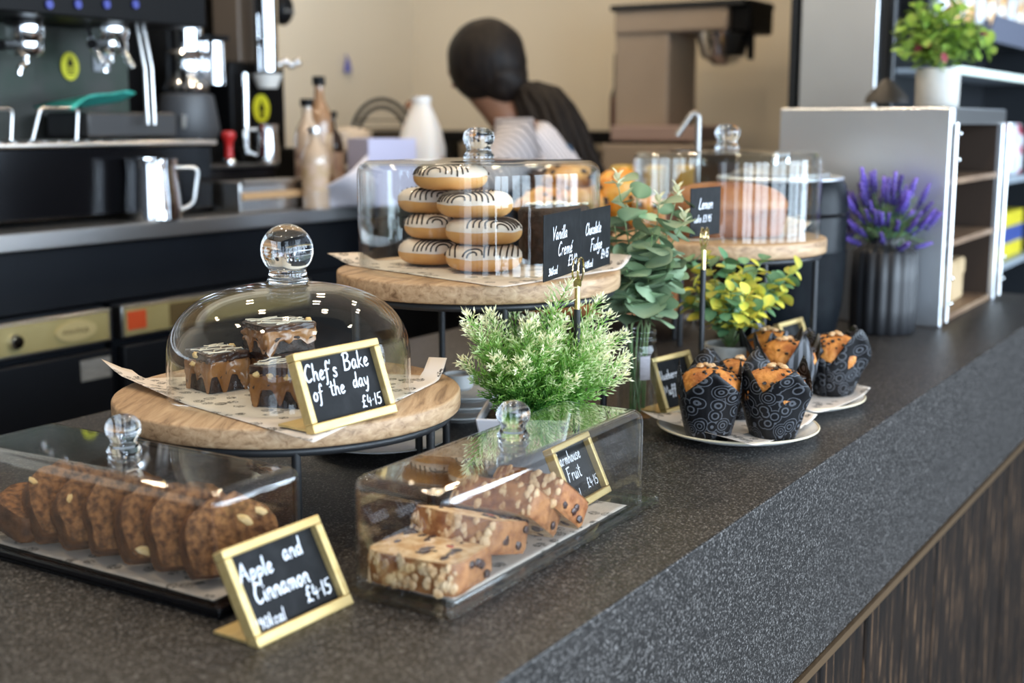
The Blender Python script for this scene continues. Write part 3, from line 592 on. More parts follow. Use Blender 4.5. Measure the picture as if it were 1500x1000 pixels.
# ------------------------------------------------------------------ paper on the stands
def c1(u, v):
    k = 0.0
    if u < .12: k += .016 * ((.12 - u) / .12) ** 2 * (1 if v > .4 else .3)
    return k
P = lambda x, y, z: PZ(x, y, z)
zz = Z1 + .0008
A = P(459, 648, zz); B = P(655, 552, zz); Cq = P(520, 545, zz); D = P(150, 556, zz)
def curl1(u, v):
    k = 0.0
    if v > .9 and u < .15: k += .010 * (v - .9) / .1
    if u > .9 and v < .2: k += .022 * ((u - .9) / .1) ** 2
    if v > .55 and u < .10: k += .014 * ((.10 - u) / .10) * (v - .55) / .45
    return k
sheet('paper_liner', 'printed paper sheet with curled corners under the brownie dome', [A, B, Cq, D], (26, 26), .0005, curl=curl1)
zz = Z2 + .0008
sheet('paper_liner', 'printed paper sheet sticking out under the doughnut cover', [P(735, 421, zz), P(925, 392, zz), P(760, 375, zz), P(480, 384, zz)], (24, 24), .0005, curl=lambda u, v: .016 * max(0, (u - .88) / .12) ** 2 * (1 if v < .3 else .2) + .012 * max(0, (v - .85) / .15) * (1 if u < .2 else 0))
zz = Z3 + .0008
sheet('paper_liner', 'printed paper sheet under the loaf cake cover', [P(1010, 352, zz), P(1188, 345, zz), P(1150, 334, zz), P(960, 338, zz)], (18, 18), .0005, curl=lambda u, v: .022 * max(0, (u - .8) / .2) ** 2)

# ------------------------------------------------------------------ brownies
M_BROWNIE = mat('dark_brownie', (0.018, 0.008, 0.004), .6, col2=(0.045, 0.02, 0.011), scale=120, bump=.0025, bscale=180)
M_CARAMEL = mat('caramel', (0.23, 0.09, 0.026), .28, col2=(0.32, 0.14, 0.045), scale=40, bump=.0008, bscale=80, coat=.3)
M_CHOC = mat('chocolate_top', (0.035, 0.014, 0.008), .32, col2=(0.07, 0.03, 0.016), scale=60, bump=.0012, bscale=110)
M_DRIZ = mat('white_drizzle', (0.72, 0.62, 0.48), .4)
def brownie(label, M, sx, sy, seed, tall=.045):
    rnd = random.Random(seed); t = thing('brownie', label, 'brownie', group='brownies under the glass dome'); t.matrix_world = M
    def blk(z0, z1, ax, ay, amp, drip=0.0, sd=0):
        mb = MB(); n = 22; ringz = 6; loop = []
        per = [(-1 + 2 * i / n, -1) for i in range(n)] + [(1, -1 + 2 * i / n) for i in range(n)] + [(1 - 2 * i / n, 1) for i in range(n)] + [(-1, 1 - 2 * i / n) for i in range(n)]
        m = len(per); v = []; f = []
        for j in range(ringz + 1):
            for (a, b) in per:
                c = noise.noise(Vector((a * 3 + sd, b * 3, j * .7 + seed))) + .7 * noise.noise(Vector((a * 8 + sd, b * 8, j * 1.3 + seed)))
                rr = 1 - .04 * (abs(a) > .95 and abs(b) > .95)
                dz = -drip * max(0, noise.noise(Vector((a * 1.9 + seed, b * 1.9, sd)))*1.7 + .25) * (1 - j / ringz) if drip else 0
                v.append((a * ax / 2 * rr * (1 + amp * c), b * ay / 2 * rr * (1 + amp * c), z0 + (z1 - z0) * j / ringz + dz))
        for j in range(ringz):
            for i in range(m): k = (i + 1) % m; f.append((j * m + i, j * m + k, (j + 1) * m + k, (j + 1) * m + i))
        v += [(0, 0, z0), (0, 0, z1 + .001)]
        for i in range(m): k = (i + 1) % m; f.append((k, i, m * (ringz + 1))); f.append((ringz * m + i, ringz * m + k, m * (ringz + 1) + 1))
        mb.add(v, f); return mb
    blk(0, tall * .55, sx * .96, sy * .96, .05, sd=1).build('brownie_base', M_BROWNIE, t, ang=60)
    blk(tall * .42, tall * .80, sx, sy, .08, drip=tall * .5, sd=2).build('caramel_layer', M_CARAMEL, t, ang=70)
    blk(tall * .76, tall, sx * .99, sy * .99, .08, sd=3).build('chocolate_top', M_CHOC, t, ang=60)
    dz = MB()
    for k in range(10):
        a = (.55 if k % 2 else -.5) + rnd.uniform(-.25, .25); off = rnd.uniform(-.45, .45); d = Vector((math.cos(a), math.sin(a), 0)); nn = Vector((-d.y, d.x, 0)); pts = []
        for q in range(15):
            s = (q / 14 - .5) * 1.5; p = d * s * sx + nn * (off * sy + .0025 * math.sin(s * 14 + k))
            if abs(p.x) <= sx * .49 and abs(p.y) <= sy * .49: pts.append((p.x, p.y, tall + .0012))
        if len(pts) > 2: dz.tube(pts, .00065, 5)
    dz.build('white_drizzle', M_DRIZ, t)
    nb = MB()
    for k in range(4): nb.ball((0, 0, 0), .0045, 7, 5, T(rnd.choice((-.47, .47)) * sx, rnd.uniform(-.45, .45) * sy, tall * rnd.uniform(.7, 1.0)), (1, 1, .8), .4, k)
    nb.build('fudge_pieces', M_APPLE, t)
    return t
zb = Z1 + .0022
brownie('square caramel brownie at the left under the dome', T(1.008, .540, zb) @ rot('Z', -.25), .052, .054, 1, .042)
brownie('caramel brownie nearest the gold sign, front of the dome', T(.990, .426, zb) @ rot('Z', .3), .056, .054, 2, .042)
brownie('caramel brownie at the back under the stacked one', T(1.058, .494, zb) @ rot('Z', -.1), .058, .056, 3, .040)
brownie('caramel brownie at the back by the dome side', T(1.064, .424, zb) @ rot('Z', .1), .054, .052, 5, .040)
brownie('caramel brownie stacked on top of the others, thick white drizzle', T(1.050, .486, zb + .0425) @ rot('Z', -.35), .064, .056, 4, .030)

# ------------------------------------------------------------------ doughnuts
M_DOUGH = mat('doughnut_dough', (0.60, 0.27, 0.075), .5, col2=(0.74, 0.41, 0.15), scale=18, lo=.3, hi=.7, sss=.05)
M_ICING = mat('white_icing', (0.70, 0.57, 0.47), .35, col2=(0.76, 0.64, 0.54), scale=30, coat=.15)
M_STRIPE = mat('chocolate_stripe', (0.030, 0.016, 0.012), .35)
def doughnut_parts(root, seed, style, R=.0290, r=.0205, hh=.0165):
    n, m = 48, 20
    def tor(u, v, k=0.0): return ((R + (r + k) * math.cos(v)) * math.cos(u), (R + (r + k) * math.cos(v)) * math.sin(u), hh + (hh + k) * math.sin(v) * (1 if math.sin(v) > 0 else .94))
    mb = MB(); v = [tor(2 * PI * i / n, 2 * PI * j / m) for i in range(n) for j in range(m)]
    mb.add(v, [(i * m + j, ((i + 1) % n) * m + j, ((i + 1) % n) * m + (j + 1) % m, i * m + (j + 1) % m) for i in range(n) for j in range(m)]).build('dough', M_DOUGH, root)
    ic = MB(); k = 10; v = []
    for i in range(n):
        u = 2 * PI * i / n; e = .10 + .10 * noise.noise(Vector((math.cos(u) * 2, math.sin(u) * 2, seed)))
        for j in range(k + 1): v.append(tor(u, e + (PI - e - .1) * j / k, .0012 if 0 < j < k else .0))
    ic.add(v, [(i * (k + 1) + j, ((i + 1) % n) * (k + 1) + j, ((i + 1) % n) * (k + 1) + j + 1, i * (k + 1) + j + 1) for i in range(n) for j in range(k)]).build('icing', M_ICING, root)
    st = MB()
    rnd = random.Random(seed); ang = style
    def surf(x, y):
        d = math.hypot(x, y); q = (d - R) / (r + .0014)
        return hh + (hh + .0016) * math.sqrt(max(0, 1 - q * q)) if abs(q) < .985 else None
    c_, s_ = math.cos(ang), math.sin(ang)
    def stripe(pl):
        run = []
        for (xx, y) in pl:
            X, Y = c_ * xx - s_ * y, s_ * xx + c_ * y; z = surf(X, Y)
            if z is None or z < hh + .003:
                if len(run) > 2: st.tube(run, .00115, 5)
                run = []
            else: run.append((X, Y, z))
        if len(run) > 2: st.tube(run, .00115, 5)
    xa = rnd.uniform(-.018, .018)
    for wv in ((.009, .0165, .024, .0315, .039, .047) if seed not in (1, 5) else (.0065, .0135)):        # nested arches on the near side
        pl = [(xa - wv * math.cos(PI * i / 40), -.0485 + wv * .62 * math.sin(PI * i / 40) ** .8) for i in range(41)]
        stripe(pl)
    x = -.048
    while x < .049:
        y0 = (-.05 if abs(x - xa) > .0175 else -.020) if seed in (1, 5) else .012
        stripe([(x + .0020 * math.sin(y * 60 + seed + x * 40), y) for y in [y0 + (.05 - y0) * i / 60 for i in range(61)]])
        x += rnd.uniform(.0052, .0078)
    st.build('chocolate_stripes', M_STRIPE, root)
DG = 'striped iced doughnuts under the glass drum cover'
zd = Z2 + .0022
dn = [((709, 383), 1.655, 0, 0, 'bottom iced doughnut of the front pile'), ((709, 345), 1.655, 1, 0, 'second iced doughnut up in the front pile'), ((696, 305), 1.66, 2, 0, 'third iced doughnut up in the front pile, two below the top'),
      ((637, 372), 1.735, 0, 1, 'bottom iced doughnut of the rear pile'), ((646, 340), 1.735, 1, 1, 'second iced doughnut up in the rear pile'), ((636, 303), 1.745, 2, 1, 'third iced doughnut up in the rear pile'),
      ((660, 266), 1.70, 3, 2, 'topmost iced doughnut, lying across both piles')]
for k, ((px, py), d, lev, pile, lab) in enumerate(dn):
    p = PD(px, py, d); t = thing('doughnut', lab.replace('iced', 'white iced, chocolate striped'), 'doughnut', (p.x, p.y, zd + .0003 + lev * .0334), 0, DG)
    doughnut_parts(t, k + 1, [-1.05, -.80, -1.25, -.55, -1.15, -.90, -1.30][k])
# chocolate fudge cake
M_FUDGE = mat('fudge_cake', (0.020, 0.009, 0.006), .6, col2=(0.042, 0.02, 0.013), scale=90, bump=.003, bscale=150)
p = PD(812, 390, 1.76)
fc = thing('chocolate_fudge_cake', 'dark chocolate fudge cake with white flakes, beside the doughnut piles', 'cake', (p.x, p.y, zd))
MB().lathe([(.0001, 0), (.044, 0), (.047, .006), (.049, .04), (.050, .070), (.046, .076), (.02, .078), (.0001, .078)], 40, rmod=lambda a, t: 1 + .03 * noise.noise(Vector((math.cos(a) * 3, math.sin(a) * 3, t * 4)))).build('sponge', M_FUDGE, fc, ang=60)
fk = MB()
for k in range(26):
    a = random.uniform(0, 6.28); q = random.uniform(0, .043); fk.ball((0, 0, 0), .0045, 6, 4, T(q * math.cos(a), q * math.sin(a), .080) @ rot('Z', a), (1.3, .7, .5), .3, k)
fk.build('white_flakes', mat('white_choc', (.80, .70, .54), .5), fc)

# ------------------------------------------------------------------ slate price cards and ring clip holders
def card(label, bl, yaw, w, h, lines, cat='price card'):
    t = thing('price_card', label, cat, bl, yaw)
    MB().box((w / 2, 0, h / 2), (w, .0016, h)).build('slate', M_SLATE, t, smooth=False, bevel=.0006, bseg=1)
    tx = MB()
    for ln in lines: write(tx, ln[0], ln[1], ln[2], ln[3], **(ln[4] if len(ln) > 4 else {}))
    tx.v = [(a, -.00115, c) for a, b, c in tx.v]; tx.build('lettering', M_CHALK, t, smooth=False)
    return t
w4 = dict(wx=1.32, slant=.28, wd=.0009)
card('black slate price card reading Vanilla Creme', (1.1943, .233, 1.179), .198, .1307, .0729,
     [('Vanilla', .026, .0435, .0140, w4), ('Creme´', .046, .0245, .0150, w4), ('£3.10', .082, .0100, .0130, dict(wx=1.2, slant=.25, wd=.0009)), ('316kcal', .014, .0055, .0088, dict(wx=1.2, slant=.2, wd=.0007))])
card('black slate price card reading Chocolate Fudge', (1.3255, .2600, 1.1735), .192, .121, .0745,
     [('Chocolate', .016, .0445, .0138, dict(wx=1.10, slant=.25, wd=.0009)), ('Fudge', .036, .0240, .0140, w4), ('£4.15', .080, .0110, .0120, dict(wx=1.2, slant=.25, wd=.0009)), ('410kcal', .014, .0050, .0088, dict(wx=1.2, slant=.2, wd=.0007))])
p3 = PD(1010, 348, 1.80)
card('black slate price card in front of the covered loaf cake', p3, -.09, .088, .0685, [('Lemon', .022, .0385, .0150, dict(slant=.3)), ('cake £3.95', .010, .0200, .0105, dict(slant=.2))])
def holder(label, px, ytop, d, ring_r, ztop_gold):
    q = PD(px, ytop, d); t = thing('card_holder', label, 'card holder', (q.x, q.y, .95), .25); H = q.z - .95
    MB().lathe([(.0001, 0), (.024, 0), (.025, .003), (.022, .006), (.006, .008), (.0001, .008)], 28).build('base', M_BLACKM, t)
    MB().tube([(0, 0, .006), (0, 0, H - .036)], .0042, 10).build('pole', M_BLACKM, t)
    MB().tube([(0, 0, H - .038), (0, 0, H - .008)], .0036, 10).build('brass_tip', M_BRASS, t)
    cl = MB()
    for s in (-1, 1): cl.tube([(ring_r * math.cos(a), s * .0032 - .0005, H + ring_r * .82 + ring_r * math.sin(a)) for a in [2 * PI * i / 28 for i in range(28)]], .0013, 7, closed=True)
    cl.box((0, 0, H - .005), (.006, .008, .008)); cl.build('ring_clip', M_BRASS, t)
    return t
holder('brass ring clip holder gripping the vanilla and chocolate slate cards', 846, 408, 1.5, .0135, .03)
holder('brass ring clip holder on a black pole by the eucalyptus jar', 1031, 357, 1.80, .0125, .03)

# ------------------------------------------------------------------ muffins and plates
def wrap_mat(kind):
    m = bpy.data.materials.new('muffin_wrap_' + kind); m.use_nodes = True; n, l = N(m); b = n['Principled BSDF']; tc = n.new('ShaderNodeTexCoord')
    if kind == 'swirl':
        fac = None
        for (sc_, rad, fr, off) in ((5.2, .62, 34, 0.0), (8.4, .55, 30, 7.3)):
            mp = n.new('ShaderNodeMapping'); mp.inputs['Location'].default_value = (off, off * .7, 0); l.new(tc.outputs['UV'], mp.inputs[0])
            v = n.new('ShaderNodeTexVoronoi'); v.inputs['Scale'].default_value = sc_; v.inputs['Randomness'].default_value = .75; l.new(mp.outputs[0], v.inputs['Vector'])
            s = n.new('ShaderNodeMath'); s.operation = 'MULTIPLY'; s.inputs[1].default_value = fr; l.new(v.outputs['Distance'], s.inputs[0])
            q = n.new('ShaderNodeMath'); q.operation = 'SINE'; l.new(s.outputs[0], q.inputs[0])
            g = n.new('ShaderNodeMath'); g.operation = 'GREATER_THAN'; g.inputs[1].default_value = .55; l.new(q.outputs[0], g.inputs[0])
            k = n.new('ShaderNodeMath'); k.operation = 'LESS_THAN'; k.inputs[1].default_value = rad; l.new(v.outputs['Distance'], k.inputs[0])
            z = n.new('ShaderNodeMath'); z.operation = 'MULTIPLY'; l.new(g.outputs[0], z.inputs[0]); l.new(k.outputs[0], z.inputs[1])
            fac = z if fac is None else fac
            last = z
            break
        src = fac.outputs[0]
    else:
        sp = n.new('ShaderNodeSeparateXYZ'); l.new(tc.outputs['UV'], sp.inputs[0])
        s = n.new('ShaderNodeMath'); s.operation = 'MULTIPLY'; s.inputs[1].default_value = 46; l.new(sp.outputs[0], s.inputs[0])
        q = n.new('ShaderNodeMath'); q.operation = 'SINE'; l.new(s.outputs[0], q.inputs[0])
        g = n.new('ShaderNodeMath'); g.operation = 'GREATER_THAN'; g.inputs[1].default_value = .1; l.new(q.outputs[0], g.inputs[0]); src = g.outputs[0]
    mx = n.new('ShaderNodeMix'); mx.data_type = 'RGBA'; mx.inputs[6].default_value = (.004, .004, .005, 1); mx.inputs[7].default_value = (.085, .088, .098, 1); b.inputs['Specular IOR Level'].default_value = .3
    l.new(src, mx.inputs[0]); l.new(mx.outputs[2], b.inputs['Base Color']); b.inputs['Roughness'].default_value = .42
    return m
M_SWIRL = wrap_mat('swirl'); M_STRIPEW = wrap_mat('stripe')
M_MUFFIN = mat('muffin_top', (0.36, 0.10, 0.015), .6, col2=(0.66, 0.27, 0.055), scale=60, lo=.35, hi=.62, bump=.004, bscale=120)
M_CHIP = mat('chocolate_chip', (0.015, 0.007, 0.005), .35)
def muffin(label, loc, rz, wm, seed, s=1.0, open_=0):
    rnd = random.Random(seed); t = thing('muffin', label, 'muffin', loc, rz, 'muffins in black tulip wrappers'); t.scale = (s, s, s)
    n, m = 64, 9; mb = MB(); uv = []
    for j in range(m + 1):
        q = j / m
        for i in range(n + 1):
            a = 2 * PI * i / n
            pet = abs(math.sin(a * 2 + .6 + seed)) ** .7 ; dipf = 1 - pet
            hgt = .060 + .042 * (1 - abs(((a * 4 / (2 * PI) + seed * .37) % 1) * 2 - 1)) ** 1.0 + .006 * math.sin(a * 3 + seed)
            pl = 1 + .012 * math.sin(a * 26) * (1 - q * .6)
            rr = (.0255 + .0205 * q ** .75 + (.008 * max(0, q - .7) / .3) * math.sin(a * 2 + seed)) * pl
            mb.v.append((rr * math.cos(a), rr * math.sin(a), hgt * q)); mb.t.append(0); uv.append((a / (2 * PI) * 2.6, q * .95 * hgt / .08))
    for j in range(m):
        for i in range(n): mb.f.append((j * (n + 1) + i, j * (n + 1) + i + 1, (j + 1) * (n + 1) + i + 1, (j + 1) * (n + 1) + i)); mb.mi.append(0)
    c = len(mb.v); mb.v.append((0, 0, 0)); mb.t.append(0); uv.append((0, 0))
    for i in range(n): mb.f.append((i + 1, i, c)); mb.mi.append(0)
    mb.uv = uv; mb.build('wrapper', wm, t, solid=.0006, ang=70)
    pr = [(.0001, .03), (.034, .035), (.0395, .056), (.0405, .064), (.037, .075), (.029, .084), (.017, .0895), (.0001, .091)]
    MB().lathe(pr, 36, rmod=lambda a, q: 1 + .05 * noise.noise(Vector((math.cos(a) * 2, math.sin(a) * 2, q * 3 + seed)))).build('muffin_top', M_MUFFIN, t, ang=80)
    cb = MB()
    for k in range(40):
        a = rnd.uniform(0, 6.28) if k % 3 else rnd.uniform(3.2, 5.4); q = .037 * math.sqrt(rnd.random()); z = .0912 - .0145 * (q / .037) ** 2.2
        cb.ball((0, 0, 0), rnd.uniform(.002, .0042), 7, 5, T(q * math.cos(a), q * math.sin(a), z) @ rot('Z', a), (1.3, .8, .6), .3, k)
    cb.build('chocolate_chips', M_CHIP, t)
    nb = MB()
    for k in range(5):
        a = rnd.uniform(0, 6.28); q = rnd.uniform(0, .014); nb.ball((0, 0, 0), .005, 7, 5, T(q * math.cos(a), q * math.sin(a), .0925), (1.2, .9, .6), .4, k)
    nb.build('nut_pieces', M_ALMOND, t)
    return t
def plate(label, x, y, R=.100):
    t = thing('plate', label, 'plate', (x, y, .95))
    MB().lathe([(.0001, .002), (R * .55, .002), (R * .58, 0), (R * .62, .002), (R * .82, .006), (R - .002, .0125), (R, .0145), (R - .003, .0150), (R * .82, .0095), (R * .6, .006), (.0001, .0055)], 64).build('dish', M_WHITE, t, ang=60)
    MB().tube(ring_path(R - .0008, 64, .0146), .0014, 6, closed=True).build('cream_rim', M_RIM, t)
    return t
plate('cream rimmed plate at the front holding two patterned muffins', 1.535, .140, .104); plate('cream rimmed plate behind, near the counter edge', 1.752, .146, .104)
sheet('paper_liner', 'printed paper hanging over the front muffin plate', [PZ(1095, 662, .963), PZ(1197, 618, .963), PZ(1100, 596, .963), PZ(938, 618, .963)], (20, 20), .0006, curl=lambda u, v: .010 * ((abs(u - .5) * 2) ** 4) + .006 * max(0, v - .85) / .15)
sheet('paper_liner', 'printed paper hanging over the rear muffin plate', [PZ(1185, 612, .963), PZ(1275, 578, .963), PZ(1210, 560, .963), PZ(1120, 585, .963)], (20, 20), .0006, curl=lambda u, v: .010 * ((abs(u - .5) * 2) ** 4))
zp = .9585
def mpos(px, py, z=zp): q = PZ(px, py, z); return (q.x, q.y, z)
muffin('muffin in a swirl printed black wrapper, front plate, nearest the glass jar', mpos(1037, 641), .3, M_SWIRL, 1)
muffin('muffin in a swirl printed black wrapper, front plate, at its outer side', mpos(1132, 642), 1.2, M_SWIRL, 2)
muffin('muffin behind the front pair, only its orange top showing', mpos(1080, 614), 2.2, M_SWIRL, 3, .90)
muffin('muffin in a striped black wrapper on the rear plate', mpos(1150, 590, .9595), .9, M_STRIPEW, 4, 1.0)
muffin('muffin half hidden behind the striped one, wrapper folded up', mpos(1126, 575, .9595), 2.0, M_STRIPEW, 6, 1.02)
muffin('muffin in a swirl printed black wrapper, farthest along on the rear plate', mpos(1218, 580, .9595), 3.2, M_SWIRL, 5)

# ------------------------------------------------------------------ fern in a white square pot
M_FERN = attr_mat('fern_needles', (0.025, 0.17, 0.02), (0.93, 0.91, 0.62), .5, (0.26, 0.52, 0.09), trans=.3)
M_POTW = mat('white_pot', (0.74, 0.72, 0.76), .4, col2=(0.80, 0.78, 0.82), scale=8)
fp = PD(770, 600, 1.5)
fern = thing('potted_fern', 'small white square pot with a pale tipped feathery fern', 'potted plant', (fp.x, fp.y, .95), .45)
PH = fp.z - .95
def sqring(a, z): return [(-a, -a, z), (a, -a, z), (a, a, z), (-a, a, z)]
v = sqring(.040, 0) + sqring(.053, PH) + sqring(.048, PH) + sqring(.046, PH - .014)
f = [(3, 2, 1, 0)] + [(4 * j + i, 4 * j + (i + 1) % 4, 4 * j + 4 + (i + 1) % 4, 4 * j + 4 + i) for j in range(3) for i in range(4)] + [(12, 13, 14, 15)]
MB().add(v, f).build('pot', M_POTW, fern, bevel=.004, bseg=3)
def frond_mesh(L, seed):
    rnd = random.Random(seed); mb = MB(); n = 22; bend = rnd.uniform(.1, .28)
    def P_(s): return Vector((bend * L * s * s, .02 * L * math.sin(s * 3 + seed), L * s))
    mb.tube([P_(i / 8) for i in range(9)], [.0011 * (1 - .7 * i / 8) for i in range(9)], 4, tip=[i / 8 * .55 for i in range(9)])
    def needle(p, d, ln, w, tip):
        d = d.normalized(); a = d.cross(Vector((rnd.uniform(-1, 1), rnd.uniform(-1, 1), rnd.uniform(-1, 1)))).normalized() * w
        mb.add([p, p + d * ln * .5 + a, p + d * ln, p + d * ln * .5 - a], [(0, 1, 2, 3)], tip=[tip * .8, tip, min(1, tip + .12), tip])
    for i in range(2, n):
        s = i / n; p = P_(s); ax = (P_(min(1, s + .02)) - P_(s - .02)).normalized(); bl = L * .22 * (1 - s) ** .7 * (.5 + min(1, s * 3) * .5) + .007
        for k in range(3):
            az = 2.094 * k + i * 2.4 + rnd.uniform(-.4, .4); o_ = Vector((math.cos(az), math.sin(az), 0)); d = (o_ * .75 + ax * .8 + Vector((0, 0, .1))).normalized()
            m = max(2, int(bl / .0062)); tipv = max(0, min(1, .88 * s ** 1.7 + rnd.uniform(-.06, .10)))
            mb.tube([p, p + d * bl], [.0006, .0004], 3, tip=[tipv * .6, tipv], caps=False)
            for q in range(1, m + 1):
                pp = p + d * (bl * q / m); tv = min(1, tipv + .32 * q / m)
                for w_ in range(3):
                    e = (d * .75 + Vector((rnd.uniform(-1, 1), rnd.uniform(-1, 1), rnd.uniform(-.4, 1))) * .75); needle(pp, e, rnd.uniform(.0058, .0092), .0009, tv)
    for w_ in range(10): needle(P_(1), Vector((rnd.uniform(-.7, .7), rnd.uniform(-.7, .7), 1)), .009, .0008, 1.0)
    return mb.mesh('frond', M_FERN, False)
FM = [frond_mesh(l, i) for i, l in enumerate((.165, .150, .135, .128, .115, .095))]
rf = random.Random(5)
for i in range(31):
    g = i * 2.39996; q = math.sqrt((i + .5) / 31); tilt = .06 + q * .70
    fm = FM[min(5, int(q * 4.2)) if i % 3 else rf.randrange(6)]
    o = link('frond', fm, fern); o.location = (.020 * q * math.cos(g), .020 * q * math.sin(g), PH - .010)
    dv = Vector((math.sin(tilt) * math.cos(g), math.sin(tilt) * math.sin(g), math.cos(tilt))) + Matrix.Rotation(-.45, 3, 'Z') @ (RT * .26)
    tilt2 = math.acos(dv.normalized().z); g2 = math.atan2(dv.y, dv.x)
    o.rotation_euler = (0, tilt2 + rf.uniform(-.10, .10), g2); s_ = rf.uniform(.88, 1.12); o.scale = (s_, s_, s_)
so = MB(); so.box((0, 0, PH - .011), (.090, .090, .003)); so.build('soil', M_SOIL, fern, smooth=False)

# ------------------------------------------------------------------ eucalyptus in a glass jar
jp = PZ(932, 607, .951)
jar = thing('glass_jar', 'clear glass jar with a paper tag, holding eucalyptus stems', 'jar', (jp.x, jp.y, .95))
JR = .0275
MB().lathe(solid_profile([(.0001, 0), (JR * .9, 0), (JR, .004), (JR, .088), (JR * .97, .095), (JR * .88, .100), (JR * .88, .104), (JR * .97, .106), (JR * .97, .109), (JR * .88, .111), (JR * .88, .114), (JR * .95, .116), (JR * .93, .120)][1:], .0022), 48).build('glass_body', M_GLASS, jar, ang=60)
MB().lathe([(.0001, .0005), (JR * .9, .0005)], 32).build('glass_base', M_GLASS, jar, smooth=False)
lb = MB(); lb.add([(JR * 1.01 * math.cos(a), JR * 1.01 * math.sin(a), z) for a in [3.75 + k * .09 for k in range(7)] for z in (.055, .088)], [(2 * i, 2 * i + 2, 2 * i + 3, 2 * i + 1) for i in range(6)])
lb.build('paper_tag', mat('grey_tag', (.42, .40, .44), .7, col2=(.5, .48, .52), scale=90, stretch=(1, 1, 5)), jar)
M_EUC = attr_mat('eucalyptus_leaf', (0.085, 0.17, 0.085), (0.36, 0.48, 0.30), .5, (0.17, 0.27, 0.15), trans=.15, var=.5)
M_EUCT = attr_mat('pale_tip_leaf', (0.42, 0.50, 0.30), (0.80, 0.78, 0.55), .5, trans=.2)
M_STEM = mat('green_stem', (0.10, 0.20, 0.06), .5, col2=(0.20, 0.26, 0.12), scale=50)
def leaf_mesh(name, L, w, m, cup=.15, n=7, point=.6, droop=.1):
    v = []; t = []; f = []
    for i in range(n + 1):
        s = i / n; ww = w * math.sin(PI * min(1, s * .97 + .015)) ** point
        zc = -droop * L * s * s
        v += [(L * s, -ww, zc + cup * ww), (L * s, 0, zc), (L * s, ww, zc + cup * ww)]; t += [.35 + .5 * s, .95, .35 + .5 * s]
    for i in range(n): f += [(3 * i, 3 * i + 3, 3 * i + 4, 3 * i + 1), (3 * i + 1, 3 * i + 4, 3 * i + 5, 3 * i + 2)]
    return MB().add(v, f, tip=t).mesh(name, m, True, 80)
EL = [leaf_mesh('leaf', .034, .0180, M_EUC, .15, 8, .5), leaf_mesh('leaf', .040, .0215, M_EUC, .25, 8, .5), leaf_mesh('leaf', .029, .0155, M_EUC, -.2, 8, .5)]
ETIP = leaf_mesh('tip_leaf', .014, .0045, M_EUCT, .3)
def orient(o, p, d, roll=0.0):
    d = Vector(d).normalized(); q = d.to_track_quat('X', 'Z'); o.rotation_mode = 'QUATERNION'; from mathutils import Quaternion
    o.rotation_quaternion = q @ Quaternion((1, 0, 0), roll); o.location = p
eu = thing('eucalyptus_bunch', 'eucalyptus sprigs with round grey green leaves and cream tips', 'foliage', (jp.x, jp.y, .955))
re = random.Random(11)
tips = [PD(905, 268, 1.74), PD(935, 262, 1.80), PD(965, 300, 1.72), PD(992, 285, 1.78), PD(1002, 325, 1.72), PD(900, 330, 1.76), PD(955, 345, 1.7), PD(985, 380, 1.74), PD(915, 390, 1.72)]
for k, tp in enumerate(tips):
    tl = tp - Vector((jp.x, jp.y, .955)); b0 = Vector((re.uniform(-.012, .012), re.uniform(-.012, .012), .004)); mid = Vector((re.uniform(-.014, .014), re.uniform(-.014, .014), .118))
    path = []
    for i in range(13):
        s = i / 12
        path.append(b0.lerp(mid, s / .42) if s < .42 else mid.lerp(tl, (s - .42) / .58) + Vector((0, 0, .006 * math.sin((s - .42) / .58 * PI))))
    MB().tube(path, [.0016 - .0009 * i / 12 for i in range(13)], 6).build('stem', M_STEM, eu)
    for i in range(6, 13):
        p = path[i]; ax = (path[min(12, i + 1)] - path[i - 1]).normalized()
        a0 = re.uniform(0, 6.28)
        for q in range(2 if i < 12 else 1):
            a = a0 + PI * q + re.uniform(-.4, .4); e1 = ax.orthogonal().normalized(); e2 = ax.cross(e1)
            d = (e1 * math.cos(a) + e2 * math.sin(a)) * .9 + ax * re.uniform(.1, .6) + Vector((0, 0, -.15))
            o = link('leaf', re.choice(EL), eu); orient(o, p, d, re.uniform(-.8, .8)); s_ = (1.35 if i < 10 else .95) * re.uniform(.8, 1.15); o.scale = (s_, s_, s_)
    if k in (0, 2, 3, 4):
        for q in range(7):
            o = link('tip_leaf', ETIP, eu); a = q * 2.4; orient(o, Vector(tl) + Vector((0, 0, -.006 + .0026 * q)) * 1.0, (math.cos(a), math.sin(a), .7 + .15 * q), 0)

# ------------------------------------------------------------------ yellow green plant in a grey pot
M_POTG = mat('concrete_pot', (0.34, 0.33, 0.31), .8, col2=(0.42, 0.41, 0.39), scale=25, bump=.0006, bscale=120)
gp = PD(1068, 560, 1.9)
yp = thing('potted_plant', 'small grey concrete pot with yellow green variegated leaves', 'potted plant', (gp.x, gp.y, .95))
GH = .080
MB().lathe([(.0001, 0), (.030, 0), (.032, .003), (.0395, GH - .002), (.0390, GH), (.035, GH), (.034, GH - .012), (.0001, GH - .012)], 40).build('pot', M_POTG, yp, ang=50)
M_YL = attr_mat('variegated_leaf', (0.07, 0.20, 0.05), (0.70, 0.60, 0.08), .45, (0.36, 0.44, 0.08), trans=.2, var=.4)
M_YG = attr_mat('green_leaf', (0.03, 0.12, 0.06), (0.14, 0.28, 0.13), .45, (0.08, 0.20, 0.10), trans=.15, var=.3)
YLm = [leaf_mesh('leaf', .020, .0085, M_YL, .3), leaf_mesh('leaf', .016, .0075, M_YL, .2), leaf_mesh('leaf', .021, .009, M_YG, .2)]
ry = random.Random(3)
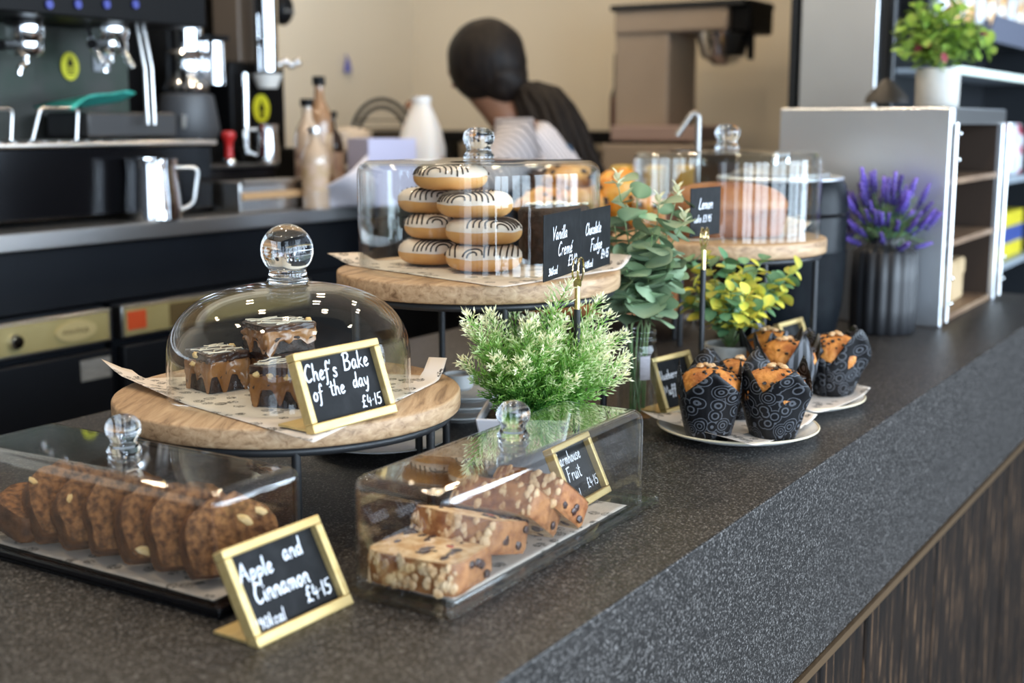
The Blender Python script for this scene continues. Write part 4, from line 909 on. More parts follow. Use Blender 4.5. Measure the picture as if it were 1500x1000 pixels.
def sprig_plant(root, base, targets, meshes, weights, per, start, rr, stem_r=.0012, lsc=1.0, smat=None, down=0.0):
    for tp in targets:
        tl = Vector(tp); path = [Vector(base).lerp(tl, i / 8) + Vector((0, 0, .012 * math.sin(PI * i / 8))) for i in range(9)]
        MB().tube(path, [stem_r * (1 - .06 * i) for i in range(9)], 5).build('stem', smat or M_STEM, root)
        for q in range(per):
            s = start + (1 - start) * (q + .5) / per; i = min(7, int(s * 8)); p = path[i].lerp(path[i + 1], s * 8 - i); ax = (path[i + 1] - path[i]).normalized()
            a = q * 2.4 + rr.uniform(-.4, .4); e1 = ax.orthogonal().normalized(); e2 = ax.cross(e1)
            d = (e1 * math.cos(a) + e2 * math.sin(a)) + ax * rr.uniform(.1, .9) + Vector((0, 0, -down))
            o = link('leaf', rr.choices(meshes, weights)[0], root); orient(o, p, d, rr.uniform(-.6, .6)); s_ = lsc * rr.uniform(.75, 1.15); o.scale = (s_, s_, s_)
tg = []
for (px, py, dd) in [(1010, 380, 1.92), (1035, 372, 1.86), (1062, 378, 1.84), (1092, 385, 1.86), (1118, 378, 1.88), (1140, 408, 1.9), (1160, 400, 1.93), (1172, 392, 1.94), (1150, 428, 1.9), (1128, 448, 1.86), (1112, 455, 1.84), (1085, 455, 1.82),
                     (1060, 458, 1.82), (1040, 450, 1.83), (1070, 425, 1.81), (1095, 430, 1.81), (1045, 425, 1.82), (1015, 420, 1.9), (1000, 440, 1.94), (1080, 400, 1.92)]:
    tg.append(PD(px, py, dd) - Vector((gp.x, gp.y, .95)))
sprig_plant(yp, (0, 0, GH - .013), tg, YLm, [3, 3, 3.2], 14, .32, ry, lsc=1.15)
MB().lathe([(.0001, GH - .011), (.0338, GH - .011)], 24).build('soil', M_SOIL, yp, smooth=False)

# ------------------------------------------------------------------ loaf cake, scones
M_LOAF = mat('loaf_cake_crust', (0.24, 0.075, 0.02), .55, col2=(0.40, 0.16, 0.045), scale=14, lo=.35, hi=.7, bump=.001, bscale=90)
M_LOAFC = mat('loaf_cake_side', (0.16, 0.05, 0.015), .65, col2=(0.26, 0.09, 0.03), scale=40, bump=.001)
lc = thing('loaf_cake', 'long brown loaf cake with a domed top under the glass cover', 'cake', (1.985, .352, Z3 + .0022), -.85)
a_, b_ = .098, .062
def ell(prof, n=56):
    mb = MB(); v = []; m = len(prof)
    for i in range(n):
        t = 2 * PI * i / n; cx = math.copysign(abs(math.cos(t)) ** .6, math.cos(t)); cy = math.copysign(abs(math.sin(t)) ** .6, math.sin(t))
        for (s, z) in prof: v.append((a_ * s * cx, b_ * s * cy, z))
    return mb.add(v, [(i * m + j, ((i + 1) % n) * m + j, ((i + 1) % n) * m + j + 1, i * m + j + 1) for i in range(n) for j in range(m - 1)])
ell([(.001, 0), (.90, 0), (.93, .004), (.98, .03), (1.0, .046)]).build('cake_side', M_LOAFC, lc, ang=60)
ell([(1.0, .046), (1.01, .051), (.99, .058), (.92, .068), (.78, .077), (.55, .084), (.3, .087), (.001, .088)]).build('domed_top', M_LOAF, lc, ang=60)
M_SCONE = mat('scone_crust', (0.52, 0.20, 0.04), .5, col2=(0.74, 0.42, 0.14), scale=26, lo=.35, hi=.65, bump=.003, bscale=60)
M_SCONE2 = mat('pastry_glaze', (0.62, 0.22, 0.02), .3, col2=(0.80, 0.40, 0.06), scale=30, bump=.003, bscale=70)
def scone(label, px, py, d, r, seed, m=M_SCONE, sc_=(1, 1, .62)):
    q = PD(px, py, d); t = thing('scone', label, 'scone', q, seed, 'scones piled behind the doughnuts'); rn = random.Random(seed)
    MB().ball((0, 0, 0), r, 28, 18, None, sc_, .28, seed).build('scone_body', m, t, ang=80)
    b = MB()
    for k in range(12):
        a = rn.uniform(0, 6.28); e = rn.uniform(-.1, 1.1); dv = Vector((math.cos(a) * math.cos(e), math.sin(a) * math.cos(e), math.sin(e))); kk = 1 + .28 * noise.noise(dv * 2.1 + Vector((seed * 3.7, seed, 0)))
        b.ball((0, 0, 0), .0065, 7, 5, T(dv.x * r * sc_[0] * kk, dv.y * r * sc_[1] * kk, dv.z * r * sc_[2] * kk), (1, 1, .8), .3, k)
    b.build('fruit_pieces', M_RAISIN, t); return t
sl = [('scone at the lower front left of the pile, seen through the drum cover', 795, 300, 2.42), ('scone in the middle of the lower row, seen through the drum cover', 853, 300, 2.40), ('scone on top of the pile behind the drum cover', 832, 262, 2.5),
      ('scone low in the pile, mostly hidden behind the slate cards', 850, 352, 2.42), ('scone low behind the eucalyptus', 935, 368, 2.40), ('scone at the pile back, behind the doughnuts', 800, 345, 2.52)]
for k, (lab, px, py, d) in enumerate(sl): scone(lab, px, py, d, .050, k + 1)
scone('glazed orange pastry standing up beside the drum cover', 903, 288, 2.44, .052, 9, M_SCONE2, (.9, .9, .95))
scone('glazed orange pastry half hidden among the eucalyptus leaves', 955, 318, 2.42, .048, 12, M_SCONE2, (.95, .9, .8))

# ------------------------------------------------------------------ small stacked crockery behind the low stand
M_SAUCER = mat('pale_saucer', (0.46, 0.46, 0.45), .3, col2=(0.52, 0.52, 0.51), scale=12)
def saucer(label, x, y, z, R=.07):
    o = MB().lathe([(.0001, .002), (R * .5, .002), (R * .53, 0), (R * .6, .003), (R, .011), (R, .0125), (R * .96, .013), (R * .6, .0065), (.0001, .005)], 48).build('saucer', M_SAUCER, ang=60)
    o.location = (x, y, z); return tag(o, label, 'saucer', 'pale saucers on the counter')
q = PZ(672, 612, .95); q2 = PZ(600, 652, .95)
for k, lab in enumerate(['bottom pale saucer of the small stack behind the low stand', 'second pale saucer of the small stack behind the low stand', 'top pale saucer of the small stack behind the low stand']):
    saucer(lab, q.x + .004 * k, q.y - .003 * k, .9502 + .0135 * k * 1.0, .062)
saucer('single pale plate lying under the low wooden stand', q2.x - .02, q2.y + .03, .9502, .085)
cup = thing('tea_light_cup', 'small round pale cup standing on the saucer stack', 'cup', (q.x, q.y - .0, .9905))
MB().lathe([(.0001, 0), (.016, 0), (.02, .004), (.021, .022), (.019, .022), (.018, .005), (.0001, .004)], 28).build('cup_body', M_SAUCER, cup)
MB().lathe([(.0001, .018), (.0185, .018)], 20).build('cup_filling', mat('pale_wax', (.6, .55, .5), .5), cup, smooth=False)

# ------------------------------------------------------------------ kettle, lavender vase, tap
kq = Vector((2.31, .38, .95))
ke = thing('soup_kettle', 'round black soup kettle with a chrome lid behind the loaf cake', 'soup kettle', kq)
MB().lathe([(.0001, 0), (.105, 0), (.112, .01), (.122, .07), (.126, .16), (.127, .165), (.124, .17), (.126, .25), (.122, .285), (.114, .298), (.09, .300)], 64).build('kettle_body', mat('black_enamel', (.004, .005, .007), .34, spec=.12, col2=(.006, .008, .010), scale=40), ke)
ld = MB().lathe([(.085, .299), (.092, .302), (.090, .309), (.07, .318), (.04, .325), (.0001, .327)], 56).build('lid', MATS['dull_steel'] if 'dull_steel' in MATS else mat('dull_steel', (.30, .29, .28), .35, .8), ke)
MB().tube(fillet([(-.03, 0, .322), (-.03, 0, .342), (.03, 0, .342), (.03, 0, .322)], .012), .006, 10).build('lid_handle', M_CHROME, ld)
MB().tube(ring_path(.1275, 64, .235), .0035, 8, closed=True).build('band', M_BLACKG, ke)
MB().tube(ring_path(.113, 64, .299), .004, 8, closed=True).build('rim', M_STEEL, ke)
vq = PZ(1285, 483, .95)
va = thing('fluted_vase', 'tall matt black fluted vase holding purple lavender', 'vase', (vq.x - .015, vq.y - .012, .95))
n = 96; flute = lambda a, q: 1 + (.075 * abs(math.sin(a * 8)) - .04) * (1 if .05 < q < .75 else .2)
MB().lathe([(.0001, 0), (.056, 0), (.060, .004), (.0615, .05), (.0615, .10), (.060, .155), (.050, .164), (.036, .168), (.034, .178), (.036, .186), (.032, .186), (.030, .176), (.0001, .150)], n, rmod=lambda a, q: flute(a, q)).build('vase_body', mat('matt_black', (.016, .0165, .019), .45), va, ang=70)
M_LAV = attr_mat('lavender_flower', (0.03, 0.02, 0.12), (0.20, 0.12, 0.46), .6, (0.08, 0.05, 0.30), var=.5)
lav = thing('lavender_bunch', 'bunch of purple artificial lavender standing in the black vase', 'flowers', (vq.x - .015, vq.y - .012, 1.02))
rl = random.Random(8)
spk = MB()
for k in range(40):
    z = k / 40 * .042; a = k * 2.4; q = .0040 * (1 - .6 * k / 40) * (1 + .5 * math.sin(k * 1.7)); spk.ball((0, 0, 0), .0024, 5, 4, T(q * math.cos(a), q * math.sin(a), z), (1, 1, 1.2), tip=k / 40 * .7 + .3 * (k % 2))
spm = spk.mesh('flower_spike', M_LAV, True)
LVL = leaf_mesh('leaf', .03, .003, M_YG, .2)
for k in range(96):
    g = k * 2.4; q = math.sqrt((k + .5) / 96); tp = Vector((.080 * q * math.cos(g), .080 * q * math.sin(g), .215 + .05 * (rl.random() - .5) - .10 * q * q)); b0 = Vector((.015 * math.cos(g) * q, .015 * math.sin(g) * q, .085))
    MB().tube([b0, b0.lerp(tp, .5) + Vector((0, 0, .02)), tp], .0011, 4).build('stem', M_STEM, lav)
    o = link('flower_spike', spm, lav); d = (tp - b0).normalized(); o.rotation_mode = 'QUATERNION'; o.rotation_quaternion = d.to_track_quat('Z', 'Y'); o.location = tp - d * .012 + Vector((rl.uniform(-.012, .012), rl.uniform(-.012, .012), rl.uniform(-.012, .008))); s_ = rl.uniform(.65, 1.1); o.scale = (s_, s_, s_)
    for w_ in range(1): o = link('leaf', LVL, lav); orient(o, b0.lerp(tp, .55 + .13 * w_), Vector((math.cos(g + w_ * 2), math.sin(g + w_ * 2), .8)))
tq = PD(1022, 215, 2.55)
tp_ = thing('counter_tap', 'slim bent chrome tap rising behind the loaf cake cover', 'tap', (tq.x, tq.y, .95), YAW - PI / 2)
hz = tq.z - .95
MB().lathe([(.0001, 0), (.022, 0), (.022, .01), (.012, .018), (.0001, .018)], 24).build('tap_base', M_CHROME, tp_)
MB().tube(fillet([(0, 0, .01), (0, 0, hz + .062), (-.012, 0, hz + .066), (-.042, 0, hz + .022)], .014, 6), .0058, 12).build('spout', MATS['dull_steel'], tp_)

# ------------------------------------------------------------------ stainless sandwich display, plant pot on it
sd = thing('display_cabinet', 'stainless steel counter display cabinet with open wooden shelves', 'display cabinet', (2.571, .136, .95))
DX, DY, DH = .50, .345, .43
MB().box((.006, DY / 2, DH / 2), (.012, DY, DH)).build('side_panel', M_STEEL, sd, bevel=.004, bseg=3)
MB().box((DX - .006, DY / 2, DH / 2), (.012, DY, DH)).build('side_panel', M_STEEL, sd, bevel=.004)
MB().box((DX / 2, DY / 2, DH - .006), (DX - .026, DY, .012)).build('top_panel', M_STEEL, sd, bevel=.002)
MB().box((DX / 2, DY - .006, DH / 2 - .008), (DX - .026, .010, DH - .018)).build('back_panel', mat('brown_back', (.045, .030, .022), .5, spec=.2), sd, smooth=False)
for z in (.008, .16, .285): MB().box((DX / 2, DY / 2 - .002, z), (DX - .034, DY - .02, .012)).build('shelf', wood_mat('shelf_wood%d' % int(z * 1000), (.12, .07, .04), (.20, .12, .07), (.30, .2, .12)), sd, smooth=False)
for x in (.006, DX - .006): MB().tube([(x, -.008, .012), (x, -.008, DH - .03)], .0052, 12).build('glass_rail', M_SATIN, sd)
sc2 = MB()
for x in (.006, DX - .006):
    for z in (.05, .10, .33, .38): sc2.ball((x, -.015, z), .005, 10, 8)
sc2.build('rail_screws', M_CHROME, sd)
MB().box((DX / 2, .004, DH - .018), (DX - .03, .014, .030)).build('header', M_SATIN, sd, smooth=False)
MB().box((DX - .0145, DY / 2 - .002, DH / 2 - .008), (.004, DY - .03, DH - .02)).build('side_lining', MATS['brown_back'], sd, smooth=False)
MB().box((.0145, DY / 2 - .002, DH / 2 - .008), (.004, DY - .03, DH - .02)).build('side_lining', MATS['brown_back'], sd, smooth=False)
sb = thing('cardboard_box', 'tan cardboard sandwich box on the lowest display shelf', 'box', (2.84, .24, .9655), .05)
MB().box((0, 0, .045), (.26, .12, .09)).build('box_body', mat('kraft_card', (.42, .29, .15), .7, col2=(.48, .34, .19), scale=20), sb, bevel=.002)
MB().box((0, -.061, .070), (.262, .003, .03)).build('box_flap', MATS['kraft_card'], sb, smooth=False)
pq = PD(1374, 152, 2.86); pz0 = 1.381
pp = thing('potted_plant', 'bushy green plant in a pale round pot on top of the steel cabinet', 'potted plant', (2.93, .255, pz0))
MB().lathe([(.0001, 0), (.044, 0), (.046, .003), (.047, .083), (.046, .086), (.041, .086), (.040, .076), (.0001, .076)], 40).build('pot', mat('pale_stone_pot', (.52, .50, .46), .7, col2=(.58, .56, .52), scale=20), pp, ang=50)
M_GL = attr_mat('bush_leaf', (0.05, 0.16, 0.03), (0.30, 0.44, 0.07), .45, (0.15, 0.30, 0.05), trans=.2, var=.45)
M_RL = attr_mat('red_leaf', (0.10, 0.01, 0.02), (0.22, 0.03, 0.04), .45)
GLm = [leaf_mesh('leaf', .026, .009, M_GL, .25, 4), leaf_mesh('leaf', .021, .008, M_GL, .2, 4), leaf_mesh('leaf', .02, .007, M_RL, .2, 4)]
rg = random.Random(21); tg = []
for k in range(27):
    g = k * 2.4; q = math.sqrt((k + .5) / 27); tg.append((.115 * q * math.cos(g), .115 * q * math.sin(g), .235 - .11 * q * q + rg.uniform(-.02, .02)))
sprig_plant(pp, (0, 0, .075), tg, GLm, [5, 5, .6], 14, .2, rg, lsc=1.3)
MB().lathe([(.0001, .077), (.0398, .077)], 24).build('soil', M_SOIL, pp, smooth=False)

# ------------------------------------------------------------------ column, drinks fridge, shelf, pendant
pl = PD(1300, 115, 2.95)
pe = thing('pendant_lamp', 'dark cone shaped pendant shade hanging behind the display cabinet', 'lamp', (pl.x, pl.y, pl.z))
MB().lathe([(.004, 0), (.012, -.004), (.046, -.040), (.050, -.056), (.047, -.056), (.012, -.008), (.003, -.002)], 40).build('shade', mat('dark_shade', (.035, .028, .022), .5), pe)
MB().tube([(0, 0, -.002), (0, 0, CEIL - pl.z)], .004, 8).build('cord', M_BLACKP, pe)
fr = thing('drinks_fridge', 'tall open fronted drinks fridge with a steel side, beyond the display cabinet', 'fridge', (3.27, .45, 0))
FX, FD, FHt = 2.15, .27, 2.25
M_FR = mat('fridge_liner', (.40, .45, .50), .4); M_FRD = mat('fridge_black', (.012, .014, .017), .3)
MB().box((FX / 2, FD - .015, FHt / 2), (FX, .03, FHt)).build('back_panel', M_FRD, fr, smooth=False)
MB().box((.010, FD / 2 + .013, FHt / 2), (.02, FD - .06, FHt)).build('steel_side', M_STEEL, fr, bevel=.003)
MB().box((.014, .018, FHt / 2), (.028, .036, FHt)).build('dark_edge', M_FRD, fr, bevel=.003)
MB().box((FX - .01, FD / 2 - .015, FHt / 2), (.02, FD - .03, FHt)).build('side_panel', M_FRD, fr, smooth=False)
MB().box((FX / 2, FD / 2 - .015, .30), (FX - .06, FD - .03, .60)).build('base_unit', M_FRD, fr, smooth=False)
MB().box((FX / 2, FD / 2 - .015, FHt - .06), (FX - .06, FD - .03, .12)).build('top_unit', M_FRD, fr, smooth=False)
M_STRIP = mat('shelf_light', (.9, 1, .95), .4, emit=((.75, 1.0, .93), .45))
FZ = [.62, .845, 1.15, 1.505, 1.63]
for zi, z in enumerate(FZ):
    x0 = .06 if zi < 3 else PY(1405, 98, .45).x - 3.27
    sh = MB().box(((x0 + FX - .03) / 2, .125, z), (FX - .03 - x0, .21, .012)).build('shelf', M_FR if zi != 4 else M_FRD, fr, smooth=False)
    MB().box(((x0 + FX - .03) / 2, .010, z), (FX - .03 - x0, .016, .020)).build('price_rail', M_STRIP if zi == 3 else M_FR if zi < 3 else M_FRD, sh, smooth=False)
def can_mesh(c1_, c2_, nm):
    m = mat('can_' + nm, c1_, .35, .2, col2=c2_, scale=22, lo=.48, hi=.52)
    return MB().lathe([(.0001, 0), (.026, 0), (.030, .004), (.031, .012), (.031, .142), (.024, .162), (.018, .19), (.0001, .19)], 24).mesh('drink_bottle', m, True)
M_YEL = mat('yellow_label', (.72, .60, .02), .45, col2=(.78, .66, .04), scale=10); M_BLUEL = mat('blue_print', (.05, .09, .34), .5)
canm = [can_mesh((.70, .72, .76), (.45, .04, .08), 'red'), can_mesh((.70, .74, .80), (.55, .60, .65), 'white'), can_mesh((.40, .52, .65), (.75, .8, .82), 'blue'), can_mesh((.62, .34, .12), (.75, .70, .62), 'amber')]
for i in range(7):
    o = bpy.data.objects.new('drink_bottle', canm[i % 3]); COL.objects.link(o); o.location = (4.78 + i * .078, .53, 1.1565)
    tag(o, 'printed drink bottle standing on the fridge shelf right of the display cabinet', 'bottle', 'drink bottles low in the fridge')
for i in range(17):
    o = bpy.data.objects.new('drink_bottle', canm[3 if i % 3 else 1]); COL.objects.link(o); o.location = (3.95 + i * .080, .52 + .012 * (i % 2), 1.6365)
    tag(o, 'amber or white drink bottle on the high fridge shelf above the light strip', 'bottle', 'drink bottles on the high fridge shelf')
for i in range(5):
    t = thing('snack_carton', 'yellow carton with a blue printed band on the fridge shelf', 'carton', (4.86 + i * .105, .525, .8515), 0, 'yellow cartons in the drinks fridge')
    MB().box((0, 0, .085), (.095, .06, .17)).build('carton_body', M_YEL, t, bevel=.002)
    MB().box((0, -.0306, .085), (.095, .0012, .06)).build('printed_band', M_BLUEL, t, smooth=False)
tx0 = PY(1432, 70, .45).x
tr_ = thing('snack_tray', 'grey sloping metal tray clipped to the high fridge shelf front', 'tray', (tx0, .42, 1.60), 0)
MB().add([(0, 0, 0), (.9, 0, 0), (.9, -.02, .075), (0, -.02, .075), (0, .006, 0), (.9, .006, 0), (.9, -.014, .075), (0, -.014, .075)], [(0, 1, 2, 3), (7, 6, 5, 4), (0, 4, 5, 1), (1, 5, 6, 2), (2, 6, 7, 3), (3, 7, 4, 0)]).build('tray_front', mat('blue_grey_metal', (.14, .15, .20), .4), tr_, smooth=False)
for x in (.0, .894): MB().box((x + .003, .008, .03), (.006, .02, .06)).build('tray_end', MATS['blue_grey_metal'], tr_, smooth=False)

# ------------------------------------------------------------------ back bar
YB0 = 1.647; ZB = 1.14
bb = thing('back_counter', 'black back bar counter with stainless worktop edge', 'counter', (1.9, YB0, 0))
slab('worktop', (-.08, .32, ZB - .018), (3.84, .64, .036), M_SATIN, bb, .003)
slab('carcass', (-.08, .33, ZB - .036 - .065), (3.84, .54, .13), M_CAB, bb)
slab('plinth', (-.08, .36, .05), (3.84, .48, .10), M_CAB, bb)
slab('end_panel', (-1.98, .33, .535), (.04, .54, .869), M_CAB, bb)
slab('dark_panel', (1.22, .33, .535), (1.24, .54, .869), M_CAB, bb)
slab('splashback', (PY(345, 100, 2.27).x - 1.9 - .95, .615, ZB + .36), (1.9, .02, .72), M_BLACKP, bb)
M_BADGE = mat('gold_plastic', (.40, .33, .14), .45, .3, col2=(.46, .385, .18), scale=6)
M_BADGE2 = mat('pale_gold', (.52, .42, .20), .5, .2); M_INK = mat('brown_ink', (.10, .065, .02), .6); M_ORANGE = mat('orange_sticker', (.55, .07, .015), .5); M_LABEL = mat('grey_label', (.30, .30, .29), .6, col2=(.20, .20, .195), scale=120, stretch=(.2, 1, 3))
def squiggle(mb, x0, x1, y, z, h, seed, M=None):
    rn = random.Random(seed); pts = []; x = x0; k = 0
    while x < x1: pts.append((x, y, z + h * (.5 if k % 2 else -.5) * rn.uniform(.6, 1))); x += h * .45; k += 1
    mb.tube(pts, h * .10, 4, M)
def under_fridge(label, x0, x1, kind):
    t = thing('under_counter_fridge', label, 'fridge', (x0, YB0 + .03, .10)); w = x1 - x0
    MB().box((w / 2, .27, .434), (w, .48, .866)).build('cabinet_body', M_CAB, t, smooth=False)
    d = MB().box((w / 2, .012, .388), (w - .012, .024, .776)).build('door', M_CAB, t, bevel=.003)
    MB().box((w / 2, .014, .828), (w - .006, .028, .070)).build('control_strip', M_SATIN, t, bevel=.002)
    st = MB().box((w / 2 - .002, -.0015, .828), (w - .022, .004, .058)).build('badge_panel', M_BADGE, t, smooth=False)
    if kind == 0:
        MB().lathe([(.0001, 0), (.052, 0), (.052, .003), (.0001, .003)], 40, T(w - .10, -.0035, .828) @ rot('X', PI / 2) @ Matrix.Diagonal((1, .40, 1, 1))).build('oval_badge', M_BADGE2, t, smooth=False)
        q = MB(); squiggle(q, w - .135, w - .065, -.0070, .828, .012, 3); q.build('badge_print', M_INK, t)
        MB().lathe([(.0001, 0), (.016, 0), (.016, .008), (.012, .014), (.0001, .015)], 24, T(w - .248, -.003, .826) @ rot('X', PI / 2)).build('door_lock', M_CHROME, t)
        MB().box((w - .052, -.0008, .740), (.078, .002, .044)).build('rating_label', M_LABEL, t, smooth=False)
    else:
        MB().box((.040, -.0045, .830), (.052, .002, .040)).build('warning_sticker', M_ORANGE, t, smooth=False)
        MB().box((.19, -.0045, .828), (.11, .002, .052)).build('display_window', M_INK, t, smooth=False)
    return t
under_fridge('black under counter fridge with oval badge and lock on its gold strip', 1.22, 1.84, 0)
under_fridge('black under counter fridge with an orange sticker on its gold strip', 1.862, 2.48, 1)
under_fridge('black under counter fridge at the far left below the coffee machine', .58, 1.20, 1)

# ---- coffee machine
def by(px, py, dy): return PY(px, py, YB0 + dy)
cm = thing('espresso_machine', 'large black espresso machine with chrome group heads on the back bar', 'coffee machine', (1.0, YB0 + .10, ZB))
X0 = by(0, 210, .12).x - 1.0; X1 = by(300, 206, .12).x - 1.0; X2 = by(352, 206, .40).x - 1.0
zt = by(150, 207, .12).z - ZB
def cmb(name, x0, x1, y0, y1, z0, z1, m, bev=.004): return MB().box(((x0 + x1) / 2, (y0 + y1) / 2, (z0 + z1) / 2), (x1 - x0, y1 - y0, z1 - z0)).build(name, m, cm, bevel=bev)
cmb('lower_body', -.1, X1, .0, .29, .012, zt - .012, M_BLACKG)
cmb('drip_tray', -.1, X1 + .01, -.012, .27, zt - .011, zt, M_SATIN)
gr = MB()
for k in range(36): gr.box((-.08 + k * (X1 + .08) / 36, .12, zt + .0012), (.006, .24, .003))
gr.build('drip_grille', M_SATIN, cm, smooth=False)
zu = by(150, 28, .12).z - ZB
cmb('upper_body', -.1, X1 + .02, .02, .30, zu, zu + .26, M_BLACKP)
cmb('back_plate', -.1, X1, .27, .30, zt + .001, zu - .001, mat('smoked_steel', (.055, .056, .050), .45, .6, col2=(.028, .045, .032), scale=5), .002)
mat('blue_button', (.03, .04, .25), .4)
for k in range(4): MB().lathe([(.0001, 0), (.009, 0), (.009, .004), (.0001, .004)], 14, T(by(80 + k * 42, 8, .10).x - 1.0, .018, by(80 + k * 42, 6, .10).z - ZB) @ rot('X', PI / 2)).build('blue_button', MATS['blue_button'], cm)
def group_head(px):
    x = by(px, 45, .22).x - 1.0; zc = by(px, 45, .22).z - ZB; y = .14
    g = MB().lathe([(.0001, .045), (.034, .045), (.040, .034), (.040, -.002), (.034, -.012), (.0001, -.012)], 36, T(x, y, zc - .01)).build('group_head', M_CHROME, cm)
    MB().lathe([(.0001, -.014), (.036, -.014), (.037, -.030), (.030, -.042), (.0001, -.042)], 36, T(x, y, zc - .01)).build('filter_basket', M_CHROME, g)
    MB().tube([(x - .03, y - .02, zc - .03), (x - .075, y - .05, zc - .034), (x - .13, y - .09, zc - .038)], [.008, .010, .011], 12).build('portafilter_handle', M_BLACKP, g)
    MB().tube(fillet([(x, y, zc - .05), (x, y, zc - .068), (x - .018, y, zc - .075), (x - .02, y, zc - .092)], .01), .006, 8).build('spout', M_CHROME, g)
for px in (45, 170): group_head(px)
def rail(px0, px1, pyt, pyb, dy):
    a = by(px0 - 8, pyb, dy); b = by(px0 + 4, pyt, dy); c = by(px1 - 4, pyt, dy); d = by(px1 - 6, pyb, dy); o = Vector((1.0, YB0 + .10, ZB))
    MB().tube(fillet([a - o, b - o, c - o, d - o], .012), .0036, 8).build('cup_rail', M_SATIN, cm)
rail(55, 118, 158, 206, .20); rail(-30, 22, 160, 206, .20)
for px in (212, 222):
    a = by(px, 100, .16) - Vector((1.0, YB0 + .1, ZB)); b = by(px + 4, 182, .16) - Vector((1.0, YB0 + .1, ZB)); top = Vector((a.x, a.y + .02, zu + .01))
    MB().tube([top, a, b], .0042, 8).build('steam_wand', M_SATIN, cm)
def sticker(px, py, dy, rx, rz_, kind, seed=1):
    p = by(px, py, dy); M = T(p.x - 1.0, p.y - YB0 - .10, p.z - ZB) @ rot('X', PI / 2)
    s = MB().lathe([(.0001, 0), (1, 0), (1, .002), (.0001, .002)], 40, M @ Matrix.Diagonal((rx, rz_, 1, 1))).build('warning_sticker', mat('yellow_sticker', (.66, .62, .02), .5) if 'yellow_sticker' not in MATS else MATS['yellow_sticker'], cm, smooth=False)
    q = MB(); y = p.y - YB0 - .103; cx, cz = p.x - 1.0, p.z - ZB
    q.add([(cx - rx * .45, y, cz), (cx + rx * .45, y, cz), (cx, y, cz + rz_ * .75)], [(0, 1, 2)]);
    for k in range(3): q.box((cx, y, cz - rz_ * (.15 + .2 * k)), (rx * (1.0 - .1 * k), .0008, rz_ * .09))
    q.build('sticker_print', M_BLACKP, s, smooth=False); return s
sticker(102, 97, .367, .025, .032, 0)
p = by(148, 85, .367); MB().box((p.x - 1.0, p.y - YB0 - .10, p.z - ZB), (.046, .002, .062)).build('instruction_label', mat('paper_label', (.40, .41, .44), .6, col2=(.28, .29, .32), scale=60, stretch=(.2, 1, 6)), cm, smooth=False)
lc_ = by(125, 45, .2); 
for (px, py) in ((127, 40), (173, 50)):
    a = by(px, py, .2) - Vector((1, YB0 + .1, ZB)); MB().tube([a, a + Vector((.0, -.02, -.045)), a + Vector((.01, -.03, -.075))], [.006, .007, .009], 10).build('steam_lever', M_CHROME, cm)
# teal cloth lying over the rail
q0 = by(115, 152, .17); q1 = by(208, 148, .17)
cl = MB(); nx, ny = 16, 8; uvl = []
for j in range(ny + 1):
    for i in range(nx + 1):
        u, v_ = i / nx, j / ny; x = q0.x + (q1.x - q0.x) * u; hgt = (.040 * math.sin(min(1, u * 1.5) * PI * .62) ** 1.3) * (1 - v_) + .006 * math.sin(u * 9 + v_ * 5)
        cl.v.append((x, q0.y + .02 + .13 * v_, q0.z - .012 + hgt + .012 * v_)); cl.t.append(0)
for j in range(ny):
    for i in range(nx): cl.f.append((j * (nx + 1) + i, j * (nx + 1) + i + 1, (j + 1) * (nx + 1) + i + 1, (j + 1) * (nx + 1) + i)); cl.mi.append(0)
tag(cl.build('cleaning_cloth', mat('teal_cloth', (.03, .36, .29), .8, col2=(.06, .46, .38), scale=160, bump=.001), solid=.003), 'folded teal cleaning cloth lying on the machine cup rail', 'cloth')
tag(MB().box((q0.x + .17, q0.y + .09, (q0.z - .014 + ZB + zt + .004) / 2), (.26, .14, q0.z - .018 - ZB - zt - .006)).build('knock_tray', mat('dark_tray', (.03, .03, .032), .4), bevel=.006), 'dark low tray on the drip grille under the teal cloth', 'tray')

